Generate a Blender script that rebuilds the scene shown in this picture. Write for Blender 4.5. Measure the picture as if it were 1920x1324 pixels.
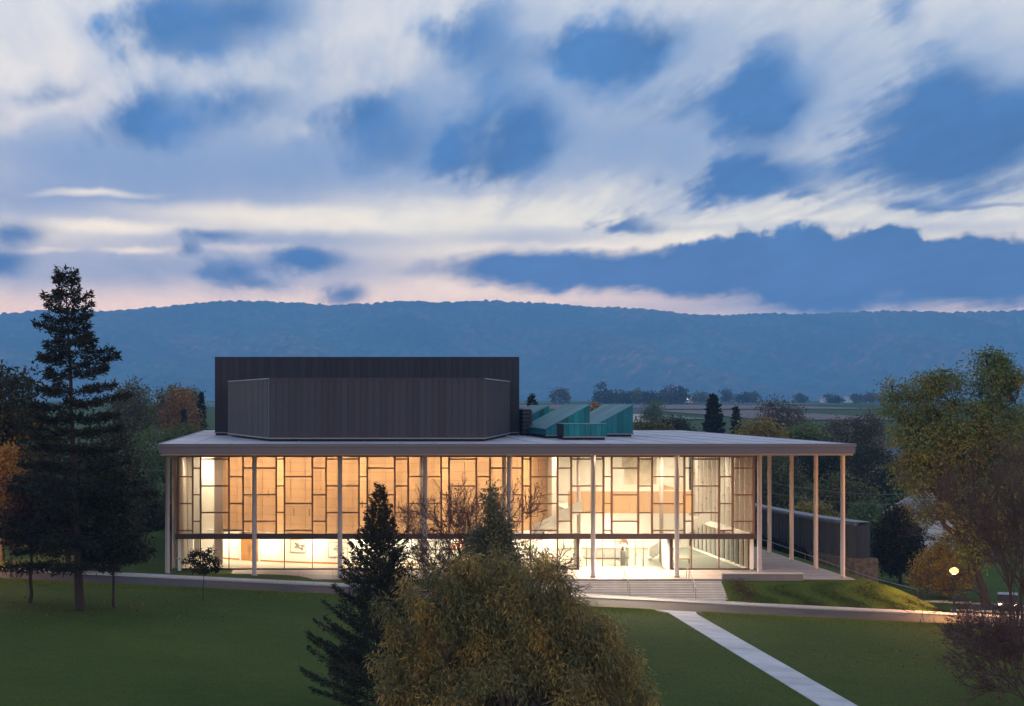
import bpy, bmesh, math, random
import numpy as np

# ------------------------------------------------------------------ clear, camera, sky, exposure
for o in list(bpy.data.objects):
    bpy.data.objects.remove(o, do_unlink=True)
S = bpy.context.scene
COL = S.collection
R = math.radians
random.seed(7)
F, CX, HY, CZ = 3002.0, 571.0, 752.0, 15.3       # lens in photo pixels, vanishing point, eye height in metres

cam_d = bpy.data.cameras.new('camera')
cam_d.sensor_width = 36.0
cam_d.lens = 36.0 * F / 1920.0
cam_d.shift_x = (960 - CX) / 1920.0
cam_d.shift_y = (HY - 662) / 1920.0
cam_d.clip_start = 0.5
cam_d.clip_end = 25000
cam = bpy.data.objects.new('camera', cam_d)
cam.location = (0, 0, CZ)
cam.rotation_euler = (R(90), 0, 0)
COL.objects.link(cam)
S.camera = cam

S.render.engine = 'CYCLES'
S.cycles.use_denoising = True
S.cycles.max_bounces = 7
S.cycles.diffuse_bounces = 3
S.cycles.glossy_bounces = 3
S.cycles.transmission_bounces = 4
S.cycles.transparent_max_bounces = 24
S.cycles.volume_bounces = 2
S.cycles.sample_clamp_indirect = 4.0
S.cycles.caustics_reflective = False
S.cycles.caustics_refractive = False
S.view_settings.view_transform = 'Standard'
S.view_settings.look = 'None'
S.view_settings.exposure = 0.5
S.view_settings.gamma = 1.0
S.view_settings.use_curve_mapping = False

HAZE_DENSITY = 0.00015
HAZE_COLOR = (0.24, 0.57, 1.0, 1)
SUN_AZ = -9.0


class NT:
    """small helper for node trees"""
    def __init__(self, tree):
        self.t = tree
        tree.nodes.clear()

    def n(self, kind, _in=None, **kw):
        nd = self.t.nodes.new(kind)
        for k, v in kw.items():
            setattr(nd, k, v)
        for k, v in (_in or {}).items():
            if isinstance(v, bpy.types.NodeSocket):
                self.t.links.new(v, nd.inputs[k])
            else:
                nd.inputs[k].default_value = v
        return nd

    def math(self, op, a, b=None, clamp=False):
        d = {0: a}
        if b is not None:
            d[1] = b
        return self.n('ShaderNodeMath', d, operation=op, use_clamp=clamp).outputs[0]

    def mix(self, fac, a, b, blend='MIX'):
        nd = self.n('ShaderNodeMix', None, data_type='RGBA', blend_type=blend)
        for i, v in ((0, fac), (6, a), (7, b)):
            if isinstance(v, bpy.types.NodeSocket):
                self.t.links.new(v, nd.inputs[i])
            else:
                nd.inputs[i].default_value = v if i == 0 else (tuple(v) + (1,))[:4]
        return nd.outputs[2]

    def ramp(self, fac, stops, interp='LINEAR'):
        nd = self.n('ShaderNodeValToRGB', {0: fac})
        e = nd.color_ramp.elements
        nd.color_ramp.interpolation = interp
        while len(e) < len(stops):
            e.new(0.5)
        for el, (p, c) in zip(e, stops):
            el.position = p
            el.color = (tuple(c) + (1,))[:4]
        return nd.outputs[0]


def build_sky():
    w = bpy.data.worlds.new('World')
    S.world = w
    w.use_nodes = True
    T = NT(w.node_tree)
    tc = T.n('ShaderNodeTexCoord').outputs['Generated']
    sep = T.n('ShaderNodeSeparateXYZ', {0: tc}).outputs
    az = T.math('ARCTAN2', sep[0], sep[1])
    el = T.math('ARCSINE', sep[2])
    # cloud deck coordinates: the view ray meets a flat layer, stretched along the wind
    zz = T.math('ADD', T.math('MAXIMUM', sep[2], 0.0), 0.03)
    dk = T.n('ShaderNodeCombineXYZ', {0: T.math('DIVIDE', sep[0], zz), 1: T.math('DIVIDE', sep[1], zz)}).outputs[0]
    wind = T.n('ShaderNodeMapping', {0: dk, 2: (0, 0, R(23)), 3: (1.0, 0.16, 1.0)}).outputs[0]
    nz1 = T.n('ShaderNodeTexNoise', {'Vector': wind, 'Scale': 1.5, 'Detail': 4.0, 'Roughness': 0.6})
    nz2 = T.n('ShaderNodeTexNoise', {'Vector': wind, 'Scale': 6.0, 'Detail': 4.0, 'Roughness': 0.65})
    nz3 = T.n('ShaderNodeTexNoise', {'Vector': tc, 'Scale': 19.0, 'Detail': 5.0, 'Roughness': 0.6})
    # distortion of the cloud outlines
    d1 = T.n('ShaderNodeVectorMath', {0: nz1.outputs[1], 1: (0.5, 0.5, 0.5)}, operation='SUBTRACT').outputs[0]
    d2 = T.n('ShaderNodeVectorMath', {0: nz2.outputs[1], 1: (0.5, 0.5, 0.5)}, operation='SUBTRACT').outputs[0]
    d3 = T.n('ShaderNodeVectorMath', {0: nz3.outputs[1], 1: (0.5, 0.5, 0.5)}, operation='SUBTRACT').outputs[0]
    ae = T.n('ShaderNodeCombineXYZ', {0: az, 1: el}).outputs[0]

    def dist(a1, a2, a3, ky=0.6):
        v = ae
        for d, a in ((d1, a1), (d2, a2), (d3, a3)):
            v = T.n('ShaderNodeVectorMath', {0: d, 1: (a, a * ky, 0), 2: v}, operation='MULTIPLY_ADD').outputs[0]
        return v
    # distortion grows with elevation (the low clouds are far and read as flat streaks)
    hi = dist(0.070, 0.022, 0.056, 0.6)
    bank = dist(0.004, 0.002, 0.040, 1.25)
    lo = dist(0.012, 0.006, 0.022, 0.55)

    def blob(vec, px, py, rx, ry, tilt=0.0, soft=0.55, wgt=1.0):
        a = math.atan((px - CX) / F)
        e = math.atan((HY - py) / F * math.cos(a))
        sx, sy = F / rx, F / ry
        # rotate about the centre first (texture mapping: subtract, rotate, scale)
        sub = T.n('ShaderNodeVectorMath', {0: vec, 1: (a, e, 0)}, operation='SUBTRACT').outputs[0]
        if tilt:
            sub = T.n('ShaderNodeVectorRotate', {'Vector': sub, 'Angle': R(tilt)}, rotation_type='Z_AXIS').outputs[0]
        m = T.n('ShaderNodeVectorMath', {0: sub, 1: (sx, sy, 0)}, operation='MULTIPLY').outputs[0]
        ln = T.n('ShaderNodeVectorMath', {0: m}, operation='LENGTH').outputs['Value']
        return T.n('ShaderNodeMapRange', {0: ln, 1: 1.10 + soft * 0.95, 2: max(0.0, 0.75 - soft * 1.1), 3: 0.0, 4: wgt},
                   interpolation_type='SMOOTHSTEP').outputs[0]

    def union(items):
        out = items[0]
        for i in items[1:]:
            out = T.math('SUBTRACT', T.math('ADD', out, i), T.math('MULTIPLY', out, i))
        return out
    # veils: thin grey-blue layers
    veil = union([blob(lo, 210, 310, 440, 95, 4, 0.6, .95), blob(lo, 560, 320, 320, 66, -3, .6, .85), blob(hi, 800, 250, 330, 80, 0, .7, .6),
                  blob(lo, 100, 375, 300, 46, 0, .6, .85), blob(lo, 90, 500, 520, 52, 0, .45, .85), blob(lo, 520, 450, 320, 20, 0, .6, .75),
                  blob(lo, 640, 500, 230, 42, 0, .6, .55), blob(lo, 1010, 445, 140, 16, 0, .6, .6), blob(hi, 1190, 290, 200, 40, 8, .8, .55),
                  blob(lo, 1450, 426, 420, 8, 1, .8, .35), blob(lo, 1820, 430, 160, 14, 0, .7, .4), blob(lo, 1500, 575, 320, 26, 0, .7, .75),
                  blob(hi, 940, 110, 130, 80, -35, .8, .6), blob(hi, 1850, 60, 120, 70, -60, .9, .35), blob(hi, 60, 180, 130, 30, -30, .8, .45),
                  blob(lo, 880, 360, 120, 14, 0, .8, .4), blob(hi, 1330, 190, 190, 60, -25, .8, .6), blob(hi, 1200, 110, 130, 60, -15, .8, .5)])
    gap = union([blob(lo, 175, 364, 90, 7, 0, .7, .9), blob(lo, 200, 427, 125, 11, 1, .7, 1), blob(lo, 560, 408, 280, 20, 2, .6, 1),
                 blob(lo, 255, 470, 55, 6, 0, .7, .9), blob(lo, 470, 465, 110, 7, 0, .7, .7), blob(hi, 545, 245, 60, 14, -8, .7, .8),
                 blob(hi, 70, 195, 80, 26, -25, .7, .8), blob(lo, 60, 470, 70, 5, 0, .7, .5)])
    veil = T.math('MULTIPLY', veil, T.math('SUBTRACT', 1.0, gap))
    # dark long-exposure clouds, each in a paler smear
    smear = union([blob(hi, 400, 60, 220, 105, -15, .8, .75), blob(hi, 560, 270, 560, 75, -4, .6, .6), blob(hi, 1000, 290, 240, 60, 0, .7, .6), blob(hi, 1620, 210, 340, 110, -8, .7, .55), blob(hi, 1080, 160, 190, 50, -20, .8, .5), blob(hi, 330, 230, 200, 80, -15, .8, .7), blob(hi, 720, 245, 210, 85, -14, .8, .75), blob(hi, 910, 100, 140, 100, -30, .8, .65),
                   blob(hi, 950, 280, 190, 110, -10, .7, .8), blob(hi, 1145, 105, 190, 85, -15, .7, .75), blob(hi, 1400, 200, 190, 110, -30, .7, .8), blob(hi, 1400, 325, 170, 65, 0, .7, .75),
                   blob(hi, 1740, 200, 210, 120, -12, .7, .8), blob(hi, 1740, 290, 230, 95, -10, .7, .8), blob(hi, 1880, 230, 180, 130, 0, .7, .8), blob(hi, 1290, 230, 260, 75, -6, .8, .65),
                   blob(hi, 1620, 120, 90, 60, -40, .9, .45), blob(hi, 560, 170, 200, 40, -14, .9, .4), blob(lo, 450, 500, 220, 46, 0, .7, .6), blob(lo, 1180, 405, 75, 36, 0, .8, .5)])
    dark = union([blob(hi, 330, 40, 95, 62, -20, .6, .95), blob(hi, 450, 35, 110, 60, -15, .65, .9), blob(hi, 390, 100, 80, 28, 0, .8, .6),
                  blob(hi, 285, 215, 95, 48, -18, .55, .95), blob(hi, 360, 250, 80, 26, -10, .8, .55), blob(hi, 460, 205, 85, 34, -8, .65, .7),
                  blob(hi, 670, 222, 90, 42, -12, .6, .92), blob(hi, 745, 265, 105, 55, -15, .7, .7), blob(hi, 880, 70, 95, 42, -25, .7, .75),
                  blob(hi, 940, 120, 70, 60, -35, .8, .6), blob(hi, 960, 250, 110, 62, -12, .5, 1), blob(hi, 915, 312, 85, 40, -5, .55, .9),
                  blob(hi, 1100, 95, 95, 40, -8, .55, .95), blob(hi, 1180, 105, 90, 52, -28, .55, .98), blob(hi, 1385, 165, 85, 60, -35, .5, .95),
                  blob(hi, 1440, 215, 95, 60, -30, .5, 1), blob(hi, 1290, 195, 120, 34, -12, .75, .6), blob(hi, 1410, 330, 108, 42, 0, .45, 1),
                  blob(hi, 1745, 175, 110, 72, -15, .5, .95), blob(hi, 1880, 235, 125, 78, -8, .45, 1), blob(hi, 1690, 270, 130, 62, -20, .55, 1),
                  blob(hi, 1790, 290, 140, 62, -10, .6, .95), blob(hi, 1640, 215, 60, 40, -30, .8, .5), blob(hi, 1700, 20, 45, 40, -40, .9, .55),
                  blob(hi, 1500, 370, 26, 14, 0, .8, .7), blob(hi, 1180, 405, 48, 26, 0, .6, .85), blob(hi, 1205, 325, 26, 12, 20, .8, .55),
                  blob(hi, 95, 160, 60, 26, -32, .8, .6),
                  blob(lo, 1690, 382, 52, 10, 0, .7, .75), blob(lo, 1840, 383, 110, 4, 0, .9, .55),
                  blob(bank, 1560, 508, 480, 50, 0, .18, 1), blob(bank, 1400, 470, 85, 32, 0, .22, 1), blob(bank, 1300, 482, 66, 30, 0, .22, 1),
                  blob(bank, 1520, 468, 90, 34, 0, .22, 1), blob(bank, 1660, 472, 110, 36, 0, .22, 1), blob(bank, 1800, 478, 110, 40, 0, .3, 1), blob(bank, 1900, 505, 220, 62, 0, .3, .97),
                  blob(lo, 980, 500, 195, 30, 0, .5, .98), blob(lo, 1750, 545, 330, 36, 0, .6, .85), blob(lo, 1180, 515, 260, 36, 0, .5, .95),
                  blob(lo, 575, 487, 80, 26, 2, .5, .92), blob(lo, 435, 512, 62, 24, 0, .6, .85), blob(lo, 480, 530, 50, 10, 0, .8, .6),
                  blob(lo, 350, 468, 32, 18, 0, .6, .8), blob(lo, 395, 442, 70, 12, 0, .7, .75), blob(lo, 645, 551, 44, 20, 0, .6, .9),
                  blob(lo, 20, 436, 70, 24, 0, .6, .85), blob(lo, 0, 490, 60, 28, 0, .6, .9)])
    # ragged, wind-drawn edges
    edge = T.math('ADD', T.math('MULTIPLY', T.math('SUBTRACT', nz3.outputs[0], .5), 1.15), T.math('MULTIPLY', T.math('SUBTRACT', nz2.outputs[0], .5), .85))
    brk = T.math('MULTIPLY', T.math('MULTIPLY', dark, T.math('SUBTRACT', 1.0, dark)), 4.0)
    dark = T.math('ADD', dark, T.math('MULTIPLY', edge, brk))
    dark = T.n('ShaderNodeMapRange', {0: dark, 1: .10, 2: .92, 3: 0.0, 4: .97}).outputs[0]
    brs = T.math('MULTIPLY', T.math('MULTIPLY', smear, T.math('SUBTRACT', 1.0, smear)), 4.0)
    smear = T.math('ADD', smear, T.math('MULTIPLY', T.math('SUBTRACT', nz2.outputs[0], .5), T.math('MULTIPLY', brs, 1.5)), clamp=True)
    # the sky outside the view carries on with clouds of the same kind
    big = T.n('ShaderNodeTexNoise', {'Vector': T.n('ShaderNodeMapping', {0: dk, 2: (0, 0, R(23)), 3: (1.0, 0.5, 1.0)}).outputs[0],
                                     'Scale': 0.9, 'Detail': 5.0, 'Roughness': 0.5, 'Distortion': 0.4}).outputs[0]
    more = T.n('ShaderNodeMapRange', {0: big, 1: 0.46, 2: 0.66, 3: 0.0, 4: 0.9}, interpolation_type='SMOOTHSTEP').outputs[0]
    dx = T.math('ABSOLUTE', T.math('SUBTRACT', az, 0.125))
    out_x = T.n('ShaderNodeMapRange', {0: dx, 1: 0.34, 2: 0.50, 3: 0.0, 4: 1.0}, interpolation_type='SMOOTHSTEP').outputs[0]
    out_y = T.n('ShaderNodeMapRange', {0: el, 1: 0.26, 2: 0.40, 3: 0.0, 4: 1.0}, interpolation_type='SMOOTHSTEP').outputs[0]
    outside = T.math('MAXIMUM', out_x, out_y)
    dark = T.math('MAXIMUM', dark, T.math('MULTIPLY', more, outside))
    # streaks of thin cloud everywhere
    strk = T.n('ShaderNodeMapRange', {0: nz2.outputs[0], 1: 0.40, 2: 0.75, 3: 0.0, 4: 0.27}, interpolation_type='SMOOTHSTEP').outputs[0]
    veil = T.math('MAXIMUM', veil, T.math('MULTIPLY', strk, T.n('ShaderNodeMapRange', {0: el, 1: 0.05, 2: 0.16, 3: 0.15, 4: 1.0}).outputs[0]))
    # clear sky: after-sunset glow at the horizon, Nishita plus bright high cirrus
    sky = T.n('ShaderNodeTexSky', sky_type='NISHITA')
    sky.sun_disc = False
    sky.sun_elevation = R(1.0)
    sky.sun_rotation = R(SUN_AZ)
    sky.air_density, sky.dust_density, sky.ozone_density = 1.2, 1.0, 2.0
    base = T.ramp(T.math('MULTIPLY', el, 1 / 1.5708),
                  [(0.0, (2.3, 1.42, .85)), (0.036, (2.3, 1.50, .92)), (0.050, (1.80, 1.36, .88)), (0.066, (1.28, 1.12, .80)),
                   (0.108, (.80, .75, .66)), (0.153, (.67, .66, .64)), (0.45, (.47, .56, .74)), (1.0, (.30, .43, .74))])
    soft = T.n('ShaderNodeMapRange', {0: nz1.outputs[0], 1: 0.25, 2: 0.75, 3: 0.90, 4: 1.06}).outputs[0]
    base = T.n('ShaderNodeVectorMath', {0: base, 3: soft}, operation='SCALE').outputs[0]
    nish = T.n('ShaderNodeVectorMath', {0: sky.outputs[0], 3: 0.03}, operation='SCALE').outputs[0]
    base = T.n('ShaderNodeVectorMath', {0: base, 1: nish}, operation='ADD').outputs[0]
    veil_c = T.ramp(T.math('MULTIPLY', el, 1 / 1.5708), [(0.0, (.75, .62, .62)), (0.038, (.60, .56, .62)), (0.064, (.36, .40, .54)), (0.13, (.235, .315, .50)), (1.0, (.25, .36, .60))])
    smear_c = T.ramp(T.math('MULTIPLY', el, 1 / 1.5708), [(0.0, (.40, .38, .52)), (0.06, (.26, .34, .52)), (0.13, (.185, .30, .49)), (1.0, (.21, .34, .57))])
    mott = T.n('ShaderNodeMapRange', {0: nz3.outputs[0], 1: 0.3, 2: 0.7, 3: 0.80, 4: 1.30}).outputs[0]
    dark_c = T.ramp(T.math('MULTIPLY', el, 1 / 1.5708), [(0.0, (.09, .12, .30)), (0.06, (.058, .135, .32)), (0.13, (.070, .175, .37)), (1.0, (.09, .20, .40))])
    mott = T.math('MULTIPLY', mott, T.n('ShaderNodeMapRange', {0: nz2.outputs[0], 1: 0.3, 2: 0.7, 3: 0.84, 4: 1.22}).outputs[0])
    dark_c = T.n('ShaderNodeVectorMath', {0: dark_c, 3: mott}, operation='SCALE').outputs[0]
    c = T.mix(veil, base, veil_c)
    c = T.mix(T.math('MULTIPLY', smear, .74), c, smear_c)
    c = T.mix(dark, c, dark_c)
    c = T.mix(T.math('MULTIPLY', T.math('POWER', dark, 3.0), .45), c, (.040, .115, .31))
    # below the horizon: dull ground colour
    gr = T.n('ShaderNodeMapRange', {0: el, 1: -0.04, 2: 0.0, 3: 0.0, 4: 1.0}, interpolation_type='SMOOTHSTEP').outputs[0]
    c = T.mix(gr, (.03, .045, .05), c)
    bg = T.n('ShaderNodeBackground', {0: c, 1: 1.0})
    T.n('ShaderNodeOutputWorld', {0: bg.outputs[0]})
    w.cycles.sampling_method = 'MANUAL'
    w.cycles.sample_map_resolution = 512


build_sky()

# the sun is behind the ridge: only its last soft glow
sun_d = bpy.data.lights.new('sun', 'SUN')
sun_d.energy = 0.06
sun_d.angle = R(20)
sun_d.color = (1.0, .78, .62)
sun = bpy.data.objects.new('sun', sun_d)
sun.location = (0, 0, 60)
sun.rotation_euler = (R(-84), 0, R(-SUN_AZ))
COL.objects.link(sun)

# ------------------------------------------------------------------ materials
MATS = {}


def new_mat(name):
    m = bpy.data.materials.new(name)
    m.use_nodes = True
    return m, NT(m.node_tree)


def mat(name, base, rough=.6, var=.15, scale=3.0, bump=0.0, metal=0.0, spec=.4, rnd=0.0, bscale=None, stretch=(1, 1, 1), second=None):
    """a plain surface with grain, wear and (rnd) a little difference from piece to piece"""
    m, T = new_mat(name)
    co = T.n('ShaderNodeTexCoord').outputs['Object']
    mp = T.n('ShaderNodeMapping', {0: co, 3: stretch}).outputs[0]
    nz = T.n('ShaderNodeTexNoise', {'Vector': mp, 'Scale': scale, 'Detail': 6.0, 'Roughness': .6}).outputs[0]
    f = T.n('ShaderNodeMapRange', {0: nz, 1: .25, 2: .75, 3: 1 - var, 4: 1 + var}).outputs[0]
    if rnd:
        rr = T.n('ShaderNodeObjectInfo').outputs['Random']
        f = T.math('MULTIPLY', f, T.n('ShaderNodeMapRange', {0: rr, 1: 0, 2: 1, 3: 1 - rnd, 4: 1 + rnd}).outputs[0])
    bc = (base[0], base[1], base[2], 1)
    if second:
        nz2 = T.n('ShaderNodeTexNoise', {'Vector': mp, 'Scale': scale * .23, 'Detail': 4.0, 'Roughness': .6}).outputs[0]
        f2 = T.n('ShaderNodeMapRange', {0: nz2, 1: .42, 2: .62, 3: 0, 4: 1}).outputs[0]
        src = T.mix(f2, base, second)
    else:
        src = T.n('ShaderNodeRGB').outputs[0]
        src.default_value = bc
    c = T.n('ShaderNodeVectorMath', {0: src, 3: f}, operation='SCALE').outputs[0]
    p = T.n('ShaderNodeBsdfPrincipled', {'Base Color': c, 'Roughness': rough, 'Metallic': metal, 'Specular IOR Level': spec})
    if bump:
        bn = T.n('ShaderNodeTexNoise', {'Vector': mp, 'Scale': bscale or scale * 4, 'Detail': 5.0}).outputs[0]
        b = T.n('ShaderNodeBump', {'Height': bn, 'Strength': bump, 'Distance': .05})
        T.t.links.new(b.outputs[0], p.inputs['Normal'])
    T.n('ShaderNodeOutputMaterial', {0: p.outputs[0]})
    MATS[name] = m
    return m


def glass_mat(name, veil, veil_col):
    """thin window glass: see-through, reflects at grazing angles; veil is the woven metal mesh laminated in it"""
    m, T = new_mat(name)
    lw = T.n('ShaderNodeFresnel', {0: 1.45}).outputs[0]
    tr = T.n('ShaderNodeBsdfTransparent', {0: (.93, .95, .94, 1)}).outputs[0]
    gl = T.n('ShaderNodeBsdfGlossy', {0: (1, 1, 1, 1), 1: .03}).outputs[0]
    base = tr
    if veil > 0:
        df = T.n('ShaderNodeBsdfDiffuse', {0: veil_col}).outputs[0]
        tl = T.n('ShaderNodeBsdfTranslucent', {0: veil_col}).outputs[0]
        dt = T.n('ShaderNodeMixShader', {0: .55, 1: df, 2: tl}).outputs[0]
        base = T.n('ShaderNodeMixShader', {0: veil, 1: tr, 2: dt}).outputs[0]
    sh = T.n('ShaderNodeMixShader', {0: lw, 1: base, 2: gl}).outputs[0]
    T.n('ShaderNodeOutputMaterial', {0: sh})
    MATS[name] = m
    return m


def emit_mat(name, col, strength):
    m, T = new_mat(name)
    e = T.n('ShaderNodeEmission', {0: tuple(col) + (1,), 1: strength})
    T.n('ShaderNodeOutputMaterial', {0: e.outputs[0]})
    MATS[name] = m
    return m


def leaf_mat(name, transl=.25, rough=.6):
    m, T = new_mat(name)
    at = T.n('ShaderNodeAttribute', attribute_name='tint').outputs[0]
    p = T.n('ShaderNodeBsdfPrincipled', {'Base Color': at, 'Roughness': rough, 'Specular IOR Level': .25}).outputs[0]
    tl = T.n('ShaderNodeBsdfTranslucent', {0: at}).outputs[0]
    T.n('ShaderNodeOutputMaterial', {0: T.n('ShaderNodeMixShader', {0: transl, 1: p, 2: tl}).outputs[0]})
    MATS[name] = m
    return m


M = MATS
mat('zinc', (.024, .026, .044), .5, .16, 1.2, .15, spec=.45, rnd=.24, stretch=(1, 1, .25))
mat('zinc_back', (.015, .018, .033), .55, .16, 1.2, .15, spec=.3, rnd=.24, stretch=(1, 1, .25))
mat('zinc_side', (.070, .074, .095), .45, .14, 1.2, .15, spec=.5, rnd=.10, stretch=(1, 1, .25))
mat('zinc_trim', (.22, .21, .25), .45, .1, 2)
mat('recess', (.018, .018, .022), .8, .1, 2)
mat('membrane', (.43, .39, .42), .5, .16, .35, .1, second=(.31, .285, .32))
mat('fascia', (.125, .105, .135), .42, .06, .6, spec=.5)
mat('gutter', (.12, .115, .15), .4, .06, .6, spec=.5)
mat('column_paint', (.36, .30, .29), .45, .06, 1.0)
mat('bronze', (.175, .078, .050), .45, .12, 2.0, spec=.5)
mat('bronze_dark', (.060, .036, .036), .5, .12, 2.0)
mat('soffit', (.36, .27, .22), .6, .06, 1.0)
mat('patina', (.014, .20, .225), .7, .22, 1.0, .1, rnd=.30, stretch=(1, 1, .3), second=(.02, .15, .19), spec=.2)
mat('patina_top', (.05, .215, .235), .6, .2, .8, .1, rnd=.20, second=(.06, .15, .17), spec=.25)
mat('white_wall', (.78, .76, .71), .7, .03, .6)
mat('white_paint', (.80, .79, .76), .5, .03, 1.0)
mat('ceiling_white', (.74, .72, .67), .8, .03, 1.0)
mat('wood_panel', (.58, .35, .19), .5, .10, 2.0, rnd=.07, stretch=(6, 6, .6), second=(.54, .315, .165))
mat('wood_door', (.46, .22, .075), .45, .12, 2.0, rnd=.05, stretch=(6, 6, .5))
mat('slot_dark', (.22, .15, .08), .7, .1, 2)
mat('floor_tile', (.42, .39, .33), .28, .08, .8)
mat('floor_grey', (.27, .29, .26), .25, .08, .8)
mat('terrace_paving', (.29, .25, .24), .7, .12, 1.0, .15, rnd=.08, second=(.24, .21, .20))
mat('step_stone', (.58, .51, .45), .7, .10, 1.5, .15, rnd=.05)
mat('wall_stone', (.20, .17, .17), .75, .12, 1.5, .2)
mat('path_concrete', (.47, .47, .48), .75, .10, 1.2, .12, rnd=.07, second=(.36, .36, .37))
mat('walk_concrete', (.36, .34, .34), .75, .14, 1.2, .15, rnd=.08, second=(.28, .27, .27))
mat('kerb_concrete', (.40, .38, .36), .75, .1, 1.5, .15)
mat('asphalt', (.042, .038, .046), .8, .2, 1.6, .25, bscale=14, second=(.032, .030, .037), spec=.2)
mat('lamp_iron', (.045, .042, .04), .5, .1, 4)
mat('rail_metal', (.30, .28, .27), .35, .05, 4, metal=.6)
mat('bark_dark', (.035, .026, .024), .9, .3, 5, .6)
mat('bark_grey', (.075, .062, .055), .9, .3, 5, .6)
mat('bark_red', (.095, .050, .042), .85, .25, 5, .4)
mat('house_white', (.62, .62, .64), .7, .06, 1)
mat('house_slate', (.07, .09, .12), .7, .1, 1)
mat('house_grey', (.30, .30, .32), .7, .08, 1)
mat('window_dark', (.02, .025, .035), .15, .05, 1)
mat('field_green', (.075, .110, .040), .9, .18, .02, second=(.06, .10, .045))
mat('field_brown', (.150, .095, .080), .9, .14, .02, second=(.12, .085, .07))
mat('wire', (.12, .12, .13), .5, .05, 2)
mat('paper', (.75, .72, .66), .8, .03, 1)
mat('ink', (.16, .14, .12), .8, .1, 6, second=(.32, .28, .22))
mat('red_paint', (.55, .07, .03), .6, .2, 3, second=(.5, .2, .08))
mat('green_paint', (.12, .28, .12), .6, .2, 3)
mat('art_grey', (.35, .32, .26), .7, .25, 1.4, second=(.55, .50, .40))
mat('flower', (.50, .22, .14), .7, .2, 6)
mat('tail_red', (.3, .02, .01), .3, .05, 2)
mat('car_dark', (.03, .032, .04), .25, .05, 2, spec=.6)
mat('tyre', (.015, .015, .015), .8, .1, 4)
glass_mat('glass_clear', 0.0, (0, 0, 0, 1))
glass_mat('glass_mesh', .20, (.62, .47, .36, 1))
leaf_mat('leaves')
leaf_mat('needles', .08, .65)
leaf_mat('blades', .5, .55)
def globe_mat():
    m, T = new_mat('lamp_glow')
    e = T.n('ShaderNodeEmission', {0: (1.0, .52, .14, 1), 1: 6.5}).outputs[0]
    t = T.n('ShaderNodeBsdfTransparent', {0: (1, .95, .9, 1)}).outputs[0]
    T.n('ShaderNodeOutputMaterial', {0: T.n('ShaderNodeMixShader', {0: .35, 1: t, 2: e}).outputs[0]})
    M['lamp_glow'] = m


globe_mat()
emit_mat('strip_glow', (1.0, .84, .62), 9)
emit_mat('far_light_red', (1.0, .22, .12), 6)
emit_mat('far_light_white', (1.0, .86, .74), 5)
emit_mat('car_light', (1.0, .62, .28), 14)


def stone_mat():
    m, T = new_mat('rubble_stone')
    co = T.n('ShaderNodeTexCoord').outputs['Object']
    v = T.n('ShaderNodeTexVoronoi', {'Vector': co, 'Scale': 3.2})
    e = T.n('ShaderNodeTexVoronoi', {'Vector': co, 'Scale': 3.2}, feature='DISTANCE_TO_EDGE').outputs[0]
    c = T.mix(T.n('ShaderNodeSeparateColor', {0: v.outputs['Color']}).outputs[0], (.11, .085, .075), (.22, .17, .15))
    j = T.n('ShaderNodeMapRange', {0: e, 1: 0, 2: .06, 3: .45, 4: 1}).outputs[0]
    c = T.n('ShaderNodeVectorMath', {0: c, 3: j}, operation='SCALE').outputs[0]
    b = T.n('ShaderNodeBump', {'Height': j, 'Strength': .8, 'Distance': .06}).outputs[0]
    p = T.n('ShaderNodeBsdfPrincipled', {'Base Color': c, 'Roughness': .85, 'Normal': b})
    T.n('ShaderNodeOutputMaterial', {0: p.outputs[0]})
    M['rubble_stone'] = m


stone_mat()


def lawn_mat():
    m, T = new_mat('lawn')
    co = T.n('ShaderNodeTexCoord').outputs['Object']
    a = T.n('ShaderNodeTexNoise', {'Vector': co, 'Scale': .07, 'Detail': 5.0, 'Roughness': .6}).outputs[0]
    b = T.n('ShaderNodeTexNoise', {'Vector': T.n('ShaderNodeMapping', {0: co, 3: (.5, 1.6, 1)}).outputs[0], 'Scale': 1.1, 'Detail': 6.0, 'Roughness': .7}).outputs[0]
    f = T.n('ShaderNodeTexNoise', {'Vector': co, 'Scale': 9.0, 'Detail': 4.0, 'Roughness': .7}).outputs[0]
    c = T.mix(T.n('ShaderNodeMapRange', {0: a, 1: .35, 2: .65, 3: 0, 4: 1}).outputs[0], (.036, .062, .011), (.060, .084, .017))
    c = T.mix(T.n('ShaderNodeMapRange', {0: b, 1: .46, 2: .72, 3: 0, 4: .7}).outputs[0], c, (.072, .082, .020))
    k = T.n('ShaderNodeMapRange', {0: f, 1: .25, 2: .75, 3: .65, 4: 1.35}).outputs[0]
    c = T.n('ShaderNodeVectorMath', {0: c, 3: k}, operation='SCALE').outputs[0]
    bp = T.n('ShaderNodeBump', {'Height': f, 'Strength': .6, 'Distance': .06}).outputs[0]
    p = T.n('ShaderNodeBsdfPrincipled', {'Base Color': c, 'Roughness': .95, 'Specular IOR Level': .04, 'Normal': bp})
    T.n('ShaderNodeOutputMaterial', {0: p.outputs[0]})
    M['lawn'] = m


lawn_mat()


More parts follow.
